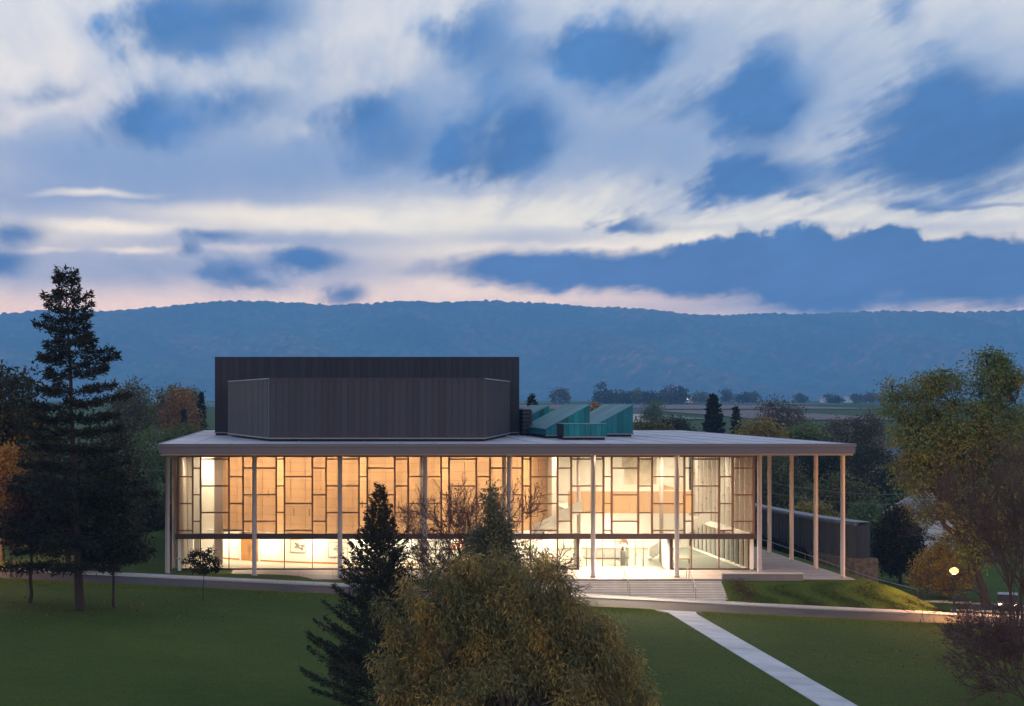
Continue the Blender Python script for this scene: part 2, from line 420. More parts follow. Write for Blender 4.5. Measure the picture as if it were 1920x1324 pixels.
def forest_mat():
    m, T = new_mat('forest')
    at = T.n('ShaderNodeAttribute', attribute_name='tint').outputs[0]
    co = T.n('ShaderNodeTexCoord').outputs['Object']
    f = T.n('ShaderNodeTexNoise', {'Vector': co, 'Scale': .25, 'Detail': 5.0, 'Roughness': .7}).outputs[0]
    k = T.n('ShaderNodeMapRange', {0: f, 1: .25, 2: .75, 3: .6, 4: 1.4}).outputs[0]
    c = T.n('ShaderNodeVectorMath', {0: at, 3: k}, operation='SCALE').outputs[0]
    p = T.n('ShaderNodeBsdfPrincipled', {'Base Color': c, 'Roughness': .9, 'Specular IOR Level': .1})
    T.n('ShaderNodeOutputMaterial', {0: p.outputs[0]})
    M['forest'] = m


forest_mat()


# ------------------------------------------------------------------ object helpers
def tag(o, label=None, cat=None, group=None, kind=None):
    for k, v in (('label', label), ('category', cat), ('group', group), ('kind', kind)):
        if v:
            o[k] = v
    return o


def empty(name, loc=(0, 0, 0), label=None, cat=None, group=None, kind=None):
    o = bpy.data.objects.new(name, None)
    o.location = loc
    o.empty_display_size = .3
    COL.objects.link(o)
    return tag(o, label, cat, group, kind)


def link(name, me, material=None, parent=None, loc=(0, 0, 0), rot=(0, 0, 0)):
    if material is not None and not me.materials:
        me.materials.append(M[material] if isinstance(material, str) else material)
    o = bpy.data.objects.new(name, me)
    o.location = loc
    o.rotation_euler = rot
    if parent is not None:
        o.parent = parent
    COL.objects.link(o)
    return o


class MB:
    """collects boxes, prisms, tubes into one mesh"""
    def __init__(self):
        self.v, self.f = [], []

    def box(self, x0, x1, y0, y1, z0, z1):
        n = len(self.v)
        self.v += [(x0, y0, z0), (x1, y0, z0), (x1, y1, z0), (x0, y1, z0), (x0, y0, z1), (x1, y0, z1), (x1, y1, z1), (x0, y1, z1)]
        self.f += [tuple(n + i for i in q) for q in ((0, 3, 2, 1), (4, 5, 6, 7), (0, 1, 5, 4), (1, 2, 6, 5), (2, 3, 7, 6), (3, 0, 4, 7))]
        return self

    def prism(self, pts, z0, z1):
        """pts: plan polygon, counter-clockwise; z0/z1 numbers or per-point lists"""
        n, k = len(self.v), len(pts)
        za = z0 if isinstance(z0, (list, tuple)) else [z0] * k
        zb = z1 if isinstance(z1, (list, tuple)) else [z1] * k
        self.v += [(p[0], p[1], z) for p, z in zip(pts, za)] + [(p[0], p[1], z) for p, z in zip(pts, zb)]
        self.f.append(tuple(n + i for i in reversed(range(k))))
        self.f.append(tuple(n + k + i for i in range(k)))
        for i in range(k):
            j = (i + 1) % k
            self.f.append((n + i, n + j, n + k + j, n + k + i))
        return self

    def tube(self, p0, p1, r0, r1=None, k=8, cap=True):
        r1 = r0 if r1 is None else r1
        p0, p1 = np.array(p0, float), np.array(p1, float)
        d = p1 - p0
        d /= max(np.linalg.norm(d), 1e-9)
        a = np.array((1, 0, 0)) if abs(d[0]) < .8 else np.array((0, 1, 0))
        u = np.cross(d, a); u /= np.linalg.norm(u)
        w = np.cross(d, u)
        n = len(self.v)
        for p, r in ((p0, r0), (p1, r1)):
            for i in range(k):
                t = 2 * math.pi * i / k
                self.v.append(tuple(p + r * (math.cos(t) * u + math.sin(t) * w)))
        for i in range(k):
            j = (i + 1) % k
            self.f.append((n + i, n + j, n + k + j, n + k + i))
        if cap:
            self.f.append(tuple(n + i for i in reversed(range(k))))
            self.f.append(tuple(n + k + i for i in range(k)))
        return self

    def lathe(self, prof, c=(0, 0), k=16):
        n = len(self.v)
        for r, z in prof:
            for i in range(k):
                t = 2 * math.pi * i / k
                self.v.append((c[0] + r * math.cos(t), c[1] + r * math.sin(t), z))
        for a in range(len(prof) - 1):
            for i in range(k):
                j = (i + 1) % k
                self.f.append((n + a * k + i, n + a * k + j, n + (a + 1) * k + j, n + (a + 1) * k + i))
        self.f.append(tuple(n + i for i in reversed(range(k))))
        self.f.append(tuple(n + (len(prof) - 1) * k + i for i in range(k)))
        return self

    def mesh(self, name, smooth=False):
        me = bpy.data.meshes.new(name)
        me.from_pydata(self.v, [], self.f)
        bm = bmesh.new()
        bm.from_mesh(me)
        bmesh.ops.recalc_face_normals(bm, faces=bm.faces)
        bm.to_mesh(me)
        bm.free()
        if smooth:
            me.shade_smooth()
        return me

    def build(self, name, material, parent=None, loc=(0, 0, 0), rot=(0, 0, 0), smooth=False):
        return link(name, self.mesh(name, smooth), material, parent, loc, rot)


def bx(name, material, parent, x0, x1, y0, y1, z0, z1):
    """a box object with its origin at its own middle"""
    cx, cy, cz = (x0 + x1) / 2, (y0 + y1) / 2, (z0 + z1) / 2
    return MB().box(x0 - cx, x1 - cx, y0 - cy, y1 - cy, z0 - cz, z1 - cz).build(name, material, parent, (cx, cy, cz))


def grid_mesh(name, V, nx, ny, tint=None, smooth=True):
    """V: (ny*nx,3)"""
    idx = np.arange(ny * nx).reshape(ny, nx)
    q = np.stack([idx[:-1, :-1], idx[:-1, 1:], idx[1:, 1:], idx[1:, :-1]], -1).reshape(-1, 4)
    return quad_mesh(name, V, q, tint, smooth)


def quad_mesh(name, V, Q, tint=None, smooth=False):
    me = bpy.data.meshes.new(name)
    k = Q.shape[1]
    me.vertices.add(len(V))
    me.vertices.foreach_set('co', np.ascontiguousarray(V, np.float32).ravel())
    me.loops.add(Q.size)
    me.loops.foreach_set('vertex_index', np.ascontiguousarray(Q, np.int32).ravel())
    me.polygons.add(len(Q))
    me.polygons.foreach_set('loop_start', np.arange(0, Q.size, k, dtype=np.int32))
    me.polygons.foreach_set('loop_total', np.full(len(Q), k, np.int32))
    if smooth:
        me.polygons.foreach_set('use_smooth', np.ones(len(Q), bool))
    if tint is not None:
        at = me.attributes.new('tint', 'FLOAT_COLOR', 'POINT')
        c = np.ones((len(V), 4), np.float32)
        c[:, :3] = tint
        at.data.foreach_set('color', c.ravel())
    me.update(calc_edges=True)
    return me


def px(x, y, Y):
    """photo pixel at depth Y -> world X, Z"""
    return (x - CX) * Y / F, CZ - (y - HY) * Y / F


# ------------------------------------------------------------------ terrain
def sm(t):
    t = np.clip(t, 0, 1)
    return t * t * (3 - 2 * t)


def road_level(X):
    return .05 - .048 * np.clip(X, -70, 95)


def ground(X, Y):
    X, Y = np.asarray(X, float), np.asarray(Y, float)
    r = road_level(X)
    right = sm((X - 47.4) / 11)
    left = sm((-13.2 - X) / 3)
    g = -.06 * (1 - right) * (1 - left) + right * (r - .9) + left * r
    t = np.where(X > 1, np.clip((Y - 134.5) / 3, 0, 1), np.clip((Y - 136.0) / 7, 0, 1))
    t = np.where((X > 19.1) & (X < 35.9), np.clip((Y - 138.2) / 1, 0, 1), t)
    drop = np.where((X > 19.1) & (X < 35.9), .12 * np.clip((Y - 134.0) / .6, 0, 1) * (Y < 139), 0)
    h = r * (1 - t) + g * t - drop
    inside = np.minimum(sm((X + 21) / 7), sm((55 - X) / 7))
    w_out = sm((Y - 150) / 110)
    w_in = sm((Y - 206) / 60)
    w = w_out * (1 - inside) + w_in * inside
    v = np.interp(Y, [150, 215, 260, 350, 500, 800, 1100, 1500, 2600, 4300, 7000, 7300], [-3, -5.5, -7, -8, -4, 5, 8.5, 11.3, 13.4, 15.0, 17, 17.3])
    return h * (1 - w) + v * w


def gz(x, y):
    return float(ground(x, y))


xs = np.unique(np.concatenate([np.arange(-6000, -120, 140), np.arange(-120, 131, 1.0), np.arange(131, 8000, 140), [-13.2, -13.0, 19.1, 35.9]]))
ys = np.unique(np.concatenate([np.arange(-40, 60, 10), np.arange(60, 126, 1.5), np.arange(126, 146.1, .5), np.arange(147, 240, 1.5), np.arange(240, 520, 8), np.arange(520, 3000, 40), np.arange(3000, 7200, 140)]))
gx, gy = np.meshgrid(xs, ys)
gv = np.stack([gx, gy, ground(gx, gy)], -1).reshape(-1, 3)
g_o = link('ground', grid_mesh('ground', gv, len(xs), len(ys)), 'lawn')
tag(g_o, 'dark green lawn and meadow in front of and around the glass building', None, None, 'structure')


def drape(name, material, x0, x1, y0, y1, lift, step=2.0, label=None, kind='structure', ystep=None):
    nx = max(2, int((x1 - x0) / step) + 1)
    ny = max(2, int((y1 - y0) / (ystep or step)) + 1)
    X, Y = np.meshgrid(np.linspace(x0, x1, nx), np.linspace(y0, y1, ny))
    V = np.stack([X, Y, ground(X, Y) + lift], -1).reshape(-1, 3)
    o = link(name, grid_mesh(name, V, nx, ny), material)
    return tag(o, label, None, None, kind)


# mountain: a forested ridge, every crown a dome of its own in the height field
def build_mountain():
    rng = np.random.default_rng(5)
    X = np.arange(-3300, 5800, 10.4)
    Yr = np.concatenate([np.arange(6760, 9640, 12.5), np.arange(9640, 10300, 50)])
    gx, gy = np.meshgrid(X, Yr)
    prof = np.array([(-600, 600), (-300, 596), (0, 588), (81, 581), (153, 582), (210, 584), (263, 578), (328, 573), (394, 566), (440, 564), (500, 564), (560, 567),
                     (620, 572), (690, 569), (760, 563), (830, 567), (900, 563), (980, 566), (1050, 569), (1120, 575), (1200, 578), (1280, 588),
                     (1340, 591), (1420, 588), (1520, 588), (1600, 584), (1700, 583), (1800, 585), (1920, 582), (2300, 590), (2600, 600)], float)
    Yc = 9500.0
    cz = np.interp(X, (prof[:, 0] - CX) * Yc / F, CZ + (HY - prof[:, 1]) * Yc / F) - 9
    foot = 7000 + 110 * np.sin(X / 460.0) + 80 * np.sin(X / 200.0 + 1)
    t = np.clip((gy - foot) / (Yc - foot), 0, 1.0)
    spur = (np.sin(gx / 250.0 + 1.3 * np.sin(gy / 560.0)) * .5 + .5 * np.sin(gx / 128.0 + 2 + gy / 430.0)) * 105 * np.sin(np.pi * np.clip(t, 0, 1))
    shape = .30 * t + .70 * (t ** 1.25)
    z = 13.0 + (cz[None, :] - 13.0) * shape + spur
    z = np.where(gy > Yc, cz[None, :] - (gy - Yc) * .5, z)
    z = np.where(gy < foot, 13.0 - (foot - gy) * .02, z)
    # crowns
    cell = 28.0
    cxn, cyn = int(9300 / cell) + 3, int(3700 / cell) + 3
    jx, jy = rng.random((cyn, cxn)), rng.random((cyn, cxn))
    hh = rng.uniform(5, 19, (cyn, cxn))
    pal = np.array([(.030, .046, .022), (.026, .040, .020), (.040, .050, .022), (.075, .050, .022), (.090, .045, .024), (.055, .052, .030)])
    col = pal[rng.choice(6, (cyn, cxn), p=[.3, .25, .17, .11, .07, .10])] * rng.uniform(.5, 1.5, (cyn, cxn, 1)) * 2.2
    ux, uy = (gx + 3350) / cell, (gy - 6700) / cell
    ix, iy = np.floor(ux).astype(int), np.floor(uy).astype(int)
    best = np.full(gx.shape, -1e9)
    tint = np.zeros(gx.shape + (3,))
    for dy in (-1, 0, 1):
        for dx in (-1, 0, 1):
            a, b = np.clip(ix + dx, 0, cxn - 1), np.clip(iy + dy, 0, cyn - 1)
            d2 = (ux - (ix + dx + jx[b, a])) ** 2 + (uy - (iy + dy + jy[b, a])) ** 2
            v = hh[b, a] * (1 - d2 * 1.7)
            m = v > best
            best = np.where(m, v, best)
            tint[m] = col[b, a][m]
    patch = .5 + .5 * np.sin(gx / 210. + 2.1 * np.sin(gy / 330. + gx / 900.)) * np.sin(gy / 270. + 1.7 * np.sin(gx / 390.))
    tint *= (.62 + .75 * patch)[..., None]
    tint[..., 0] *= .8 + .55 * np.sin(gx / 520. + gy / 700.) ** 2
    z = z + np.where(gy > foot - 20, np.maximum(best, 0), 0) * sm((gy - foot + 20) / 20)
    V = np.stack([gx, gy, z], -1).reshape(-1, 3)
    o = link('mountain', grid_mesh('mountain', V, len(X), len(Yr), tint.reshape(-1, 3)), 'forest')
    tag(o, 'long blue forested mountain ridge behind the valley', None, None, 'structure')


build_mountain()

# fields across the valley
for (x0, y0, x1, y1, Ya, Yb, m_, lab) in (
        (985, 0, 1115, 0, 1850, 2500, 'field_green', 'green field strip at the mountain foot behind the skylights'),
        (1000, 0, 1660, 0, 1180, 1500, 'field_brown', 'ploughed brown field across the valley'),
        (1230, 0, 1345, 0, 830, 930, 'field_green', 'small green field behind the dark conifer'),
        (1480, 0, 1700, 0, 1560, 2300, 'field_green', 'long green field strip beyond the right trees'),
        (1440, 0, 1720, 0, 820, 1100, 'field_brown', 'purple brown ploughed field beyond the roof corner'),
        (260, 0, 420, 0, 1300, 2300, 'field_green', 'green meadow behind the round autumn trees')):
    xa, xb = (x0 - CX) * Ya / F, (x1 - CX) * Ya / F
    drape('field', m_, xa, xb, Ya, Yb, .5, 25, lab)

# road, kerb, sidewalk, path
drape('road', 'asphalt', -118, 129, 127.0, 132.6, .012, 1.0, 'dark asphalt road running across in front of the building', ystep=5.6)


def slope_box(name, material, parent, x0, x1, y0, y1, lo, hi):
    """a slab that follows the road's fall; origin at its middle"""
    zc = float(road_level((x0 + x1) / 2))
    za, zb = float(road_level(x0)) - zc, float(road_level(x1)) - zc
    hx, hy = (x1 - x0) / 2, (y1 - y0) / 2
    mb = MB().prism([(-hx, -hy), (hx, -hy), (hx, hy), (-hx, hy)], [za + lo, zb + lo, zb + lo, za + lo], [za + hi, zb + hi, zb + hi, za + hi])
    return mb.build(name, material, parent, ((x0 + x1) / 2, (y0 + y1) / 2, zc))


def clone(o, name, loc, parent, rot=None):
    c = o.copy()
    c.name = name
    c.location = loc
    if rot is not None:
        c.rotation_euler = rot
    c.parent = parent
    COL.objects.link(c)
    return c


walk = empty('sidewalk', (0, 133.5, 0), 'pale concrete sidewalk along the far side of the road', None, None, 'structure')
walk.location = (0, 0, 0)
kerb = tag(empty('kerb', (0, 0, 0)), 'concrete kerb between road and sidewalk', None, None, 'structure')
p0 = slope_box('paving_slab', 'walk_concrete', walk, -.75 + .012, .75 - .012, 132.78, 134.45, -.2, .12)
k0 = slope_box('kerb_stone', 'kerb_concrete', kerb, -1.5 + .01, 1.5 - .01, 132.6, 132.77, -.2, .115)
for i in range(-26, 46):
    x = i * 1.5
    if i != 0:
        clone(p0, 'paving_slab', (x, p0.location.y, float(road_level(x))), walk)
for i in range(-13, 23):
    if i != 0:
        clone(k0, 'kerb_stone', (i * 3.0, k0.location.y, float(road_level(i * 3.0))), kerb)

path = tag(empty('path'), 'pale blue concrete footpath crossing the lawn to the road', None, None, 'structure')


def path_c(y):
    return 29.15 + (y - 87) * .0125


ya = 126.9
pts = [(path_c(ya) - 1.9, ya), (path_c(ya) - 1.1, ya - 1.4), (path_c(ya) + 1.1, ya - 1.4), (path_c(ya) + 1.35, ya)]
MB().prism([pts[0], pts[1], pts[2], pts[3]], [road_level(p[0]) - .1 for p in pts], [road_level(p[0]) + .035 for p in pts]).build('path_slab', 'path_concrete', path)
y = ya - 1.42
i = 0
while y > 62:
    L = 2.25
    a, b = y - L, y - .05
    q = [(path_c(a) - 1.1, a), (path_c(a) + 1.1, a), (path_c(b) + 1.1, b), (path_c(b) - 1.1, b)]
    o = MB().prism(q, [road_level(p[0]) - .1 for p in q], [road_level(p[0]) + .035 + random.uniform(-.006, .006) for p in q]).build('path_slab', 'path_concrete', path)
    y -= L

# ------------------------------------------------------------------ terrace, stairs
T0, T1 = 137.5, 145.3
terrace = tag(empty('terrace'), 'paved terrace under the overhanging roof', None, None, 'structure')
nslab = 0
for ix in range(18):
    xa = -6.5 + ix * 3.0
    for (yy0, yy1) in ((137.5, 140.1), (140.1, 142.7), (142.7, 145.3)):
        bx('paving_slab', 'terrace_paving', terrace, xa + .012, min(xa + 3.0, 47.3) - .012, yy0 + .012, yy1 - .012, -.45, 0)
for ix in range(2):
    xa = 41.2 + ix * 3.05
    for iy in range(20):
        bx('paving_slab', 'terrace_paving', terrace, xa + .012, xa + 3.05 - .012, 145.3 + iy * 2.9 + .012, 148.2 + iy * 2.9 - .012, -.45, 0)

stairs = tag(empty('stairs'), 'wide pale stone stairs from the sidewalk up to the terrace', None, None, 'structure')
sx0, sx1 = 19.4, 35.75
nst = 9
for k in range(nst):
    top = -.172 * (k + 1)
    y1 = T0 - .30 * k - .002
    for j in range(4):
        a = sx0 + (sx1 - sx0) * j / 4
        b = sx0 + (sx1 - sx0) * (j + 1) / 4
        if top < float(road_level(a)) - .05:
            continue
        bx('step', 'step_stone', stairs, a + .006, b - .006, y1 - .30 - .015, y1 - .0, top - .35, top)
# apron at the foot of the stairs
for j in range(11):
    a = 19.4 + j * 1.6
    slope_box('paving_slab', 'walk_concrete', stairs, a + .01, a + 1.59, 134.47, 135.4, -.2, .119)

# low seat wall at the terrace edge
lw = tag(empty('terrace_wall', (39.3, 137.6, 0)), 'low dark stone wall on the terrace edge right of the stairs', 'wall')
bx('wall_body', 'wall_stone', lw, -3.45, 3.5, -.2, .2, -.55, .44)
bx('coping', 'step_stone', lw, -3.5, 3.55, -.24, .24, .442, .52)

# ------------------------------------------------------------------ the building
B = empty('theatre_building', (0, 0, 0), 'glass fronted performing arts centre with flat overhanging roof and dark metal tower', 'building')
YF, YG, YC = 144.0, 145.3, 139.0       # upper screen, lower glazing, front columns
XL, XR = -11.4, 40.45


def fx(p, Y=YF):
    return (p - CX) * Y / F


def fz(p, Y=YF):
    return CZ - (p - HY) * Y / F


# roof
RX0, RX1, RY0, RY1 = -12.5, 47.3, 137.5, 201.5
roof = bx('roof', 'membrane', B, RX0 + .12, RX1 - .12, RY0 + .12, RY1 - .12, 10.95, 11.6)


def sub(o, parent):
    """re-parent to a part, keeping the place"""
    o.parent = parent
    o.location = (o.location[0] - parent.location[0], o.location[1] - parent.location[1], o.location[2] - parent.location[2])
    return o


for (a, b, c, d) in ((RX0, RX1, RY0, RY0 + .115), (RX0, RX1, RY1 - .115, RY1), (RX0, RX0 + .115, RY0 + .12, RY1 - .12), (RX1 - .115, RX1, RY0 + .12, RY1 - .12)):
    sub(bx('fascia', 'fascia', B, a, b, c, d, 10.80, 11.36), roof)
for (a, b, c, d) in ((RX0 - .08, RX1 + .08, RY0 - .08, RY0 + .117), (RX0 - .08, RX1 + .08, RY1 - .117, RY1 + .08), (RX0 - .08, RX0 + .117, RY0 + .12, RY1 - .12), (RX1 - .117, RX1 + .08, RY0 + .12, RY1 - .12)):
    sub(bx('gutter', 'gutter', B, a, b, c, d, 11.365, 11.63), roof)
# roof seams
for i in range(1, 20):
    x = RX0 + i * 3.0
    if x < RX1 - 1:
        sub(bx('roof_seam', 'membrane', B, x - .05, x + .05, RY0 + .3, RY1 - .3, 11.602, 11.632), roof)
bx('soffit', 'soffit', B, RX0 + .13, RX1 - .13, RY0 + .13, RY1 - .13, 10.62, 10.94)

# columns: front row at their measured places, side rows running back
cols = [(314, 0), (477, 0), (637.5, 0), (797, 0), (955, 0), (1112, 0), (1269, 0), (1424, 0), (1580, 0)]
cm = MB().lathe([(.24, 0), (.24, .18), (.20, .2), (.20, 10.58), (.26, 10.6), (.26, 10.72)], k=18)
cme = cm.mesh('column', True)
cme.materials.append(M['column_paint'])
for p, _ in cols:
    X = fx(p, YC)
    z = max(0.0, gz(X, YC)) if X < 1 else 0.0
    c = link('column', cme, None, B, (X, YC, z - .03))
    c.scale = (1, 1, (10.66 - z) / 10.72)
for k in range(1, 9):
    for p in (314, 1580):
        X = fx(p, YC)
        z = 0.0
        if p == 314:
            z = max(0.0, gz(X, YC + 7.3 * k))
        c = link('column', cme, None, B, (X, YC + 7.3 * k, z - .03))
        c.scale = (1, 1, (10.66 - z) / 10.72)

# upper facade screen ---------------------------------------------------------------
screen = empty('facade_screen', (0, YF, 0))
screen.parent = B
vx = [334.8, 361.5, 376.4, 429.4, 455.9, 518, 533.4, 585.5, 611.4, 673.1, 688.6, 740.2, 765.4, 827.2, 842, 893.1, 918.7, 979.6, 994.7, 1045.3, 1070.9,
      1131.5, 1146.7, 1196.6, 1222.4, 1283.1, 1298, 1347.7, 1373.5, 1413]
RA = {'D': (893.7, 944.0, 994.4), 'E': (877.7, 927.6, 977.3), 'F': (860.8, 911.2, 960.9)}
ZT, ZB = 10.25, fz(1000.5)


def sbox(name, material, x0, x1, y0, y1, z0, z1, parent=screen):
    """box under the screen, y counted from the screen plane"""
    cx, cy, cz = (x0 + x1) / 2, (y0 + y1) / 2, (z0 + z1) / 2
    return MB().box(x0 - cx, x1 - cx, y0 - cy, y1 - cy, z0 - cz, z1 - cz).build(name, material, parent, (cx, cy, cz))


MW = .075
for p in vx:
    x = fx(p)
    sbox('mullion', 'bronze', x - MW, x + MW, -.16, .12, ZB, ZT)
for i in range(len(vx) - 1):
    a, b = fx(vx[i]) + MW + .004, fx(vx[i + 1]) - MW - .004
    rails = [fz(q) for q in RA['DEF'[i % 3]]]
    for z in rails:
        sbox('rail', 'bronze', a, b, -.13, .10, z - .062, z + .062)
    zz = [ZT] + rails + [ZB]
    narrow = (vx[i + 1] - vx[i]) < 18
    for j in range(4):
        hi_, lo_ = zz[j] - (.066 if j else .01), zz[j + 1] + (.066 if j < 3 else .01)
        if hi_ - lo_ > .05:
            sbox('glass_pane', 'glass_clear' if narrow else 'glass_mesh', a + .004, b - .004, -.012, .012, lo_, hi_)
bx('head_beam', 'bronze', B, XL - .1, XR + .1, YF - .20, YF + .25, ZT + .005, 10.615)
bx('spandrel_beam', 'bronze_dark', B, XL - .22, XR + .16, YF - .28, YF + .35, fz(1010.5), ZB - .005)

# lower glazing ----------------------------------------------------------------------
store = empty('storefront', (0, YG, 0))
store.parent = B
lz1 = fz(1010.5) - .01
lv = [335.5, 376.4, 429.4, 533.4, 585.5, 688.6, 740.2, 842, 893.1, 994.7, 1045.3, 1083.5]
rv = [1258.5, 1296.5, 1347.7, 1408]
for seq in (lv, rv):
    for i, p in enumerate(seq):
        x = fx(p, YG)
        w = .12 if p in (1083.5, 1258.5) else .05
        sbox('mullion', 'bronze_dark' if p in (1083.5, 1258.5) else 'bronze', x - w, x + w, -.12, .10, .125, lz1, store)
        if i:
            xa = fx(seq[i - 1], YG)
            sbox('glass_pane', 'glass_clear', xa + .13, x - .13, -.012, .012, .13, lz1 - .01, store)
    sbox('sill', 'bronze_dark', fx(seq[0], YG) - .1, fx(seq[-1], YG) + .1, -.14, .14, .0, .12, store)
# overhang of the screen box down to the recessed lower glazing
bx('overhang_soffit', 'soffit', B, XL, XR, YF + .36, YG + .3, lz1 + .02, lz1 + .22)

# entrance vestibule
vest = empty('entrance', (0, YG, 0))
vest.parent = B
ex0, ex1 = fx(1083.5, YG) + .13, fx(1258.5, YG) - .13
sbox('vestibule_ceiling', 'white_paint', ex0, ex1, .02, 2.9, 2.95, lz1 - .015, vest)
for x in (ex0, ex1 - .12):
    sbox('side_wall', 'white_paint', x, x + .12, .02, 2.9, .01, 2.945, vest)
dxs = [ex0 + .13, ex0 + 1.15, ex0 + 1.9, ex0 + 2.65, ex0 + 3.8, ex0 + 4.9, ex0 + 5.65, ex0 + 6.4, ex1 - .13]
for i, x in enumerate(dxs):
    sbox('door_frame', 'rail_metal', x - .035, x + .035, 2.8, 2.9, .01, 2.94, vest)
    if i:
        sbox('door', 'glass_clear', dxs[i - 1] + .045, x - .045, 2.84, 2.86, .02, 2.3, vest)
        sbox('transom', 'rail_metal', dxs[i - 1] + .04, x - .04, 2.81, 2.89, 2.31, 2.38, vest)
for i in (2, 3, 6, 7):
    x = dxs[i] + .12
    sbox('door_handle', 'rail_metal', x - .02, x + .02, 2.74, 2.78, .9, 1.3, vest)

# side and back walls
bx('back_wall', 'zinc', B, XL, XR, 199.0, 199.3, 0.0, 10.61)
bx('side_wall', 'zinc', B, XL - .1, XL + .15, 152.0, 198.99, 0, 10.61)
bx('side_wall', 'zinc', B, XR - .15, XR + .1, 172.0, 198.99, 0, 10.61)
side = empty('side_glazing', (0, 0, 0))
side.parent = B
side['label'] = 'glazed right side wall with white fins'
yy = [YF + .35]
while yy[-1] < 171.2:
    yy.append(yy[-1] + 1.68)
for i, y in enumerate(yy):
    sbox('mullion', 'white_paint', XR - .30, XR + .02, y - .07, y + .07, .13, lz1, side)
    sbox('mullion', 'white_paint', XR - .30, XR + .02, y - .06, y + .06, ZB, ZT, side)
    if i:
        y0 = yy[i - 1]
        sbox('glass_pane', 'glass_clear', XR - .10, XR - .08, y0 + .08, y - .08, .13, lz1 - .01, side)
        zz = [ZT, ZT - 1.7 - (i % 3) * .75, ZT - 4.0 - (i % 3) * .75, ZB]
        for j in range(3):
            sbox('glass_pane', 'glass_mesh', XR - .02, XR + .0, y0 + .08, y - .08, zz[j + 1] + .06, zz[j] - .06, side)
            if j:
                sbox('rail', 'bronze', XR - .08, XR + .04, y0 + .065, y - .065, zz[j] - .055, zz[j] + .055, side)
sbox('sill', 'white_paint', XR - .35, XR + .08, YG + .2, 171.9, 0.0, .125, side)
sbox('spandrel', 'white_paint', XR - .35, XR + .06, YF + .37, 171.9, lz1 + .01, ZB - .01, side)
lside = empty('side_glazing', (0, 0, 0))
lside.parent = B
for i, y in enumerate((YF + .35, 146.2, 148.1, 150.0, 151.9)):
    sbox('mullion', 'white_paint', XL - .02, XL + .28, y - .08, y + .08, .0, ZT, lside)
    if i:
        sbox('glass_pane', 'glass_mesh', XL + .08, XL + .10, y - 1.8, y - .09, .15, ZT - .01, lside)

# ------------------------------------------------------------------ fly tower with standing seam panels
FT = empty('fly_tower', (0, 0, 0))
FT.parent = B
Rz = 11.6


def seam_wall(p0, p1, z0, z1, w, material, trim=True, cap='zinc_trim'):
    """standing-seam panels side by side from p0 to p1 (outside is to the right of the direction of travel)"""
    p0, p1 = np.array(p0, float), np.array(p1, float)
    L = np.linalg.norm(p1 - p0)
    d = (p1 - p0) / L
    ang = math.atan2(d[1], d[0])
    n = max(1, round(L / w))
    w = L / n
    me = MB().box(.012, w - .012, -.035, .03, 0, z1 - z0).box(-.018, .018, -.085, -.036, .02, z1 - z0 - .02).mesh('zinc_panel')
    me.materials.append(M[material])
    for i in range(n):
        q = p0 + d * (i * w)
        link('zinc_panel', me, None, FT, (q[0], q[1], z0), (0, 0, ang))
    if trim:
        MB().box(-.02, L + .02, -.10, .06, 0, .10).build('coping', cap, FT, (p0[0], p0[1], z1 + .004), (0, 0, ang))
        MB().box(-.02, L + .02, -.11, -.036, -.12, -.004).build('base_flashing', 'zinc_trim', FT, (p0[0], p0[1], z0), (0, 0, ang))


zb = 11.95
fA, fB, fC, fD = (-7.95, 167.5), (-3.2, 146.4), (16.45, 146.4), (21.6, 169.0)
z_f = 17.3
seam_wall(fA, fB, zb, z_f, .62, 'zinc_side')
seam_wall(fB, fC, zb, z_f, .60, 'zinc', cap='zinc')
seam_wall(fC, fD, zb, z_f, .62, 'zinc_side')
ins = .05
MB().prism([(fA[0] + ins, fA[1] + .5), (fB[0] + ins, fB[1] + ins), (fC[0] - ins, fC[1] + ins), (fD[0] - ins, fD[1] + .5), (21.5, 172.4), (-7.9, 172.4)], Rz + .35, z_f - .06).build('tower_core', 'recess', FT)
MB().prism([(fA[0] + .3, fA[1] + .5), (fB[0] + .3, fB[1] + .25), (fC[0] - .3, fC[1] + .25), (fD[0] - .3, fD[1] + .5), (21.3, 172.4), (-7.7, 172.4)], Rz + .005, Rz + .345).build('base_recess', 'recess', FT)
bA, bB = -9.62, 23.05
z_t = 19.95
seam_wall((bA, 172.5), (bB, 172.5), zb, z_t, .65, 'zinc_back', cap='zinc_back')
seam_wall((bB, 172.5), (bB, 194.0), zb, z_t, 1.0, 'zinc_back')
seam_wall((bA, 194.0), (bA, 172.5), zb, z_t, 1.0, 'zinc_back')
bx('tower_core', 'recess', FT, bA + .04, bB - .04, 172.54, 193.9, Rz + .005, z_t - .05)
# rooftop plant beside the tower
pl = empty('roof_plant', (0, 0, 0))
pl.parent = B
for k in range(6):
    bx('louver', 'zinc', pl, 23.3, 24.35, 171.0, 174.0, 11.85 + k * .42, 12.12 + k * .42)
bx('plant_box', 'recess', pl, 23.35, 24.25, 171.2, 174.2, 11.605, 14.4)

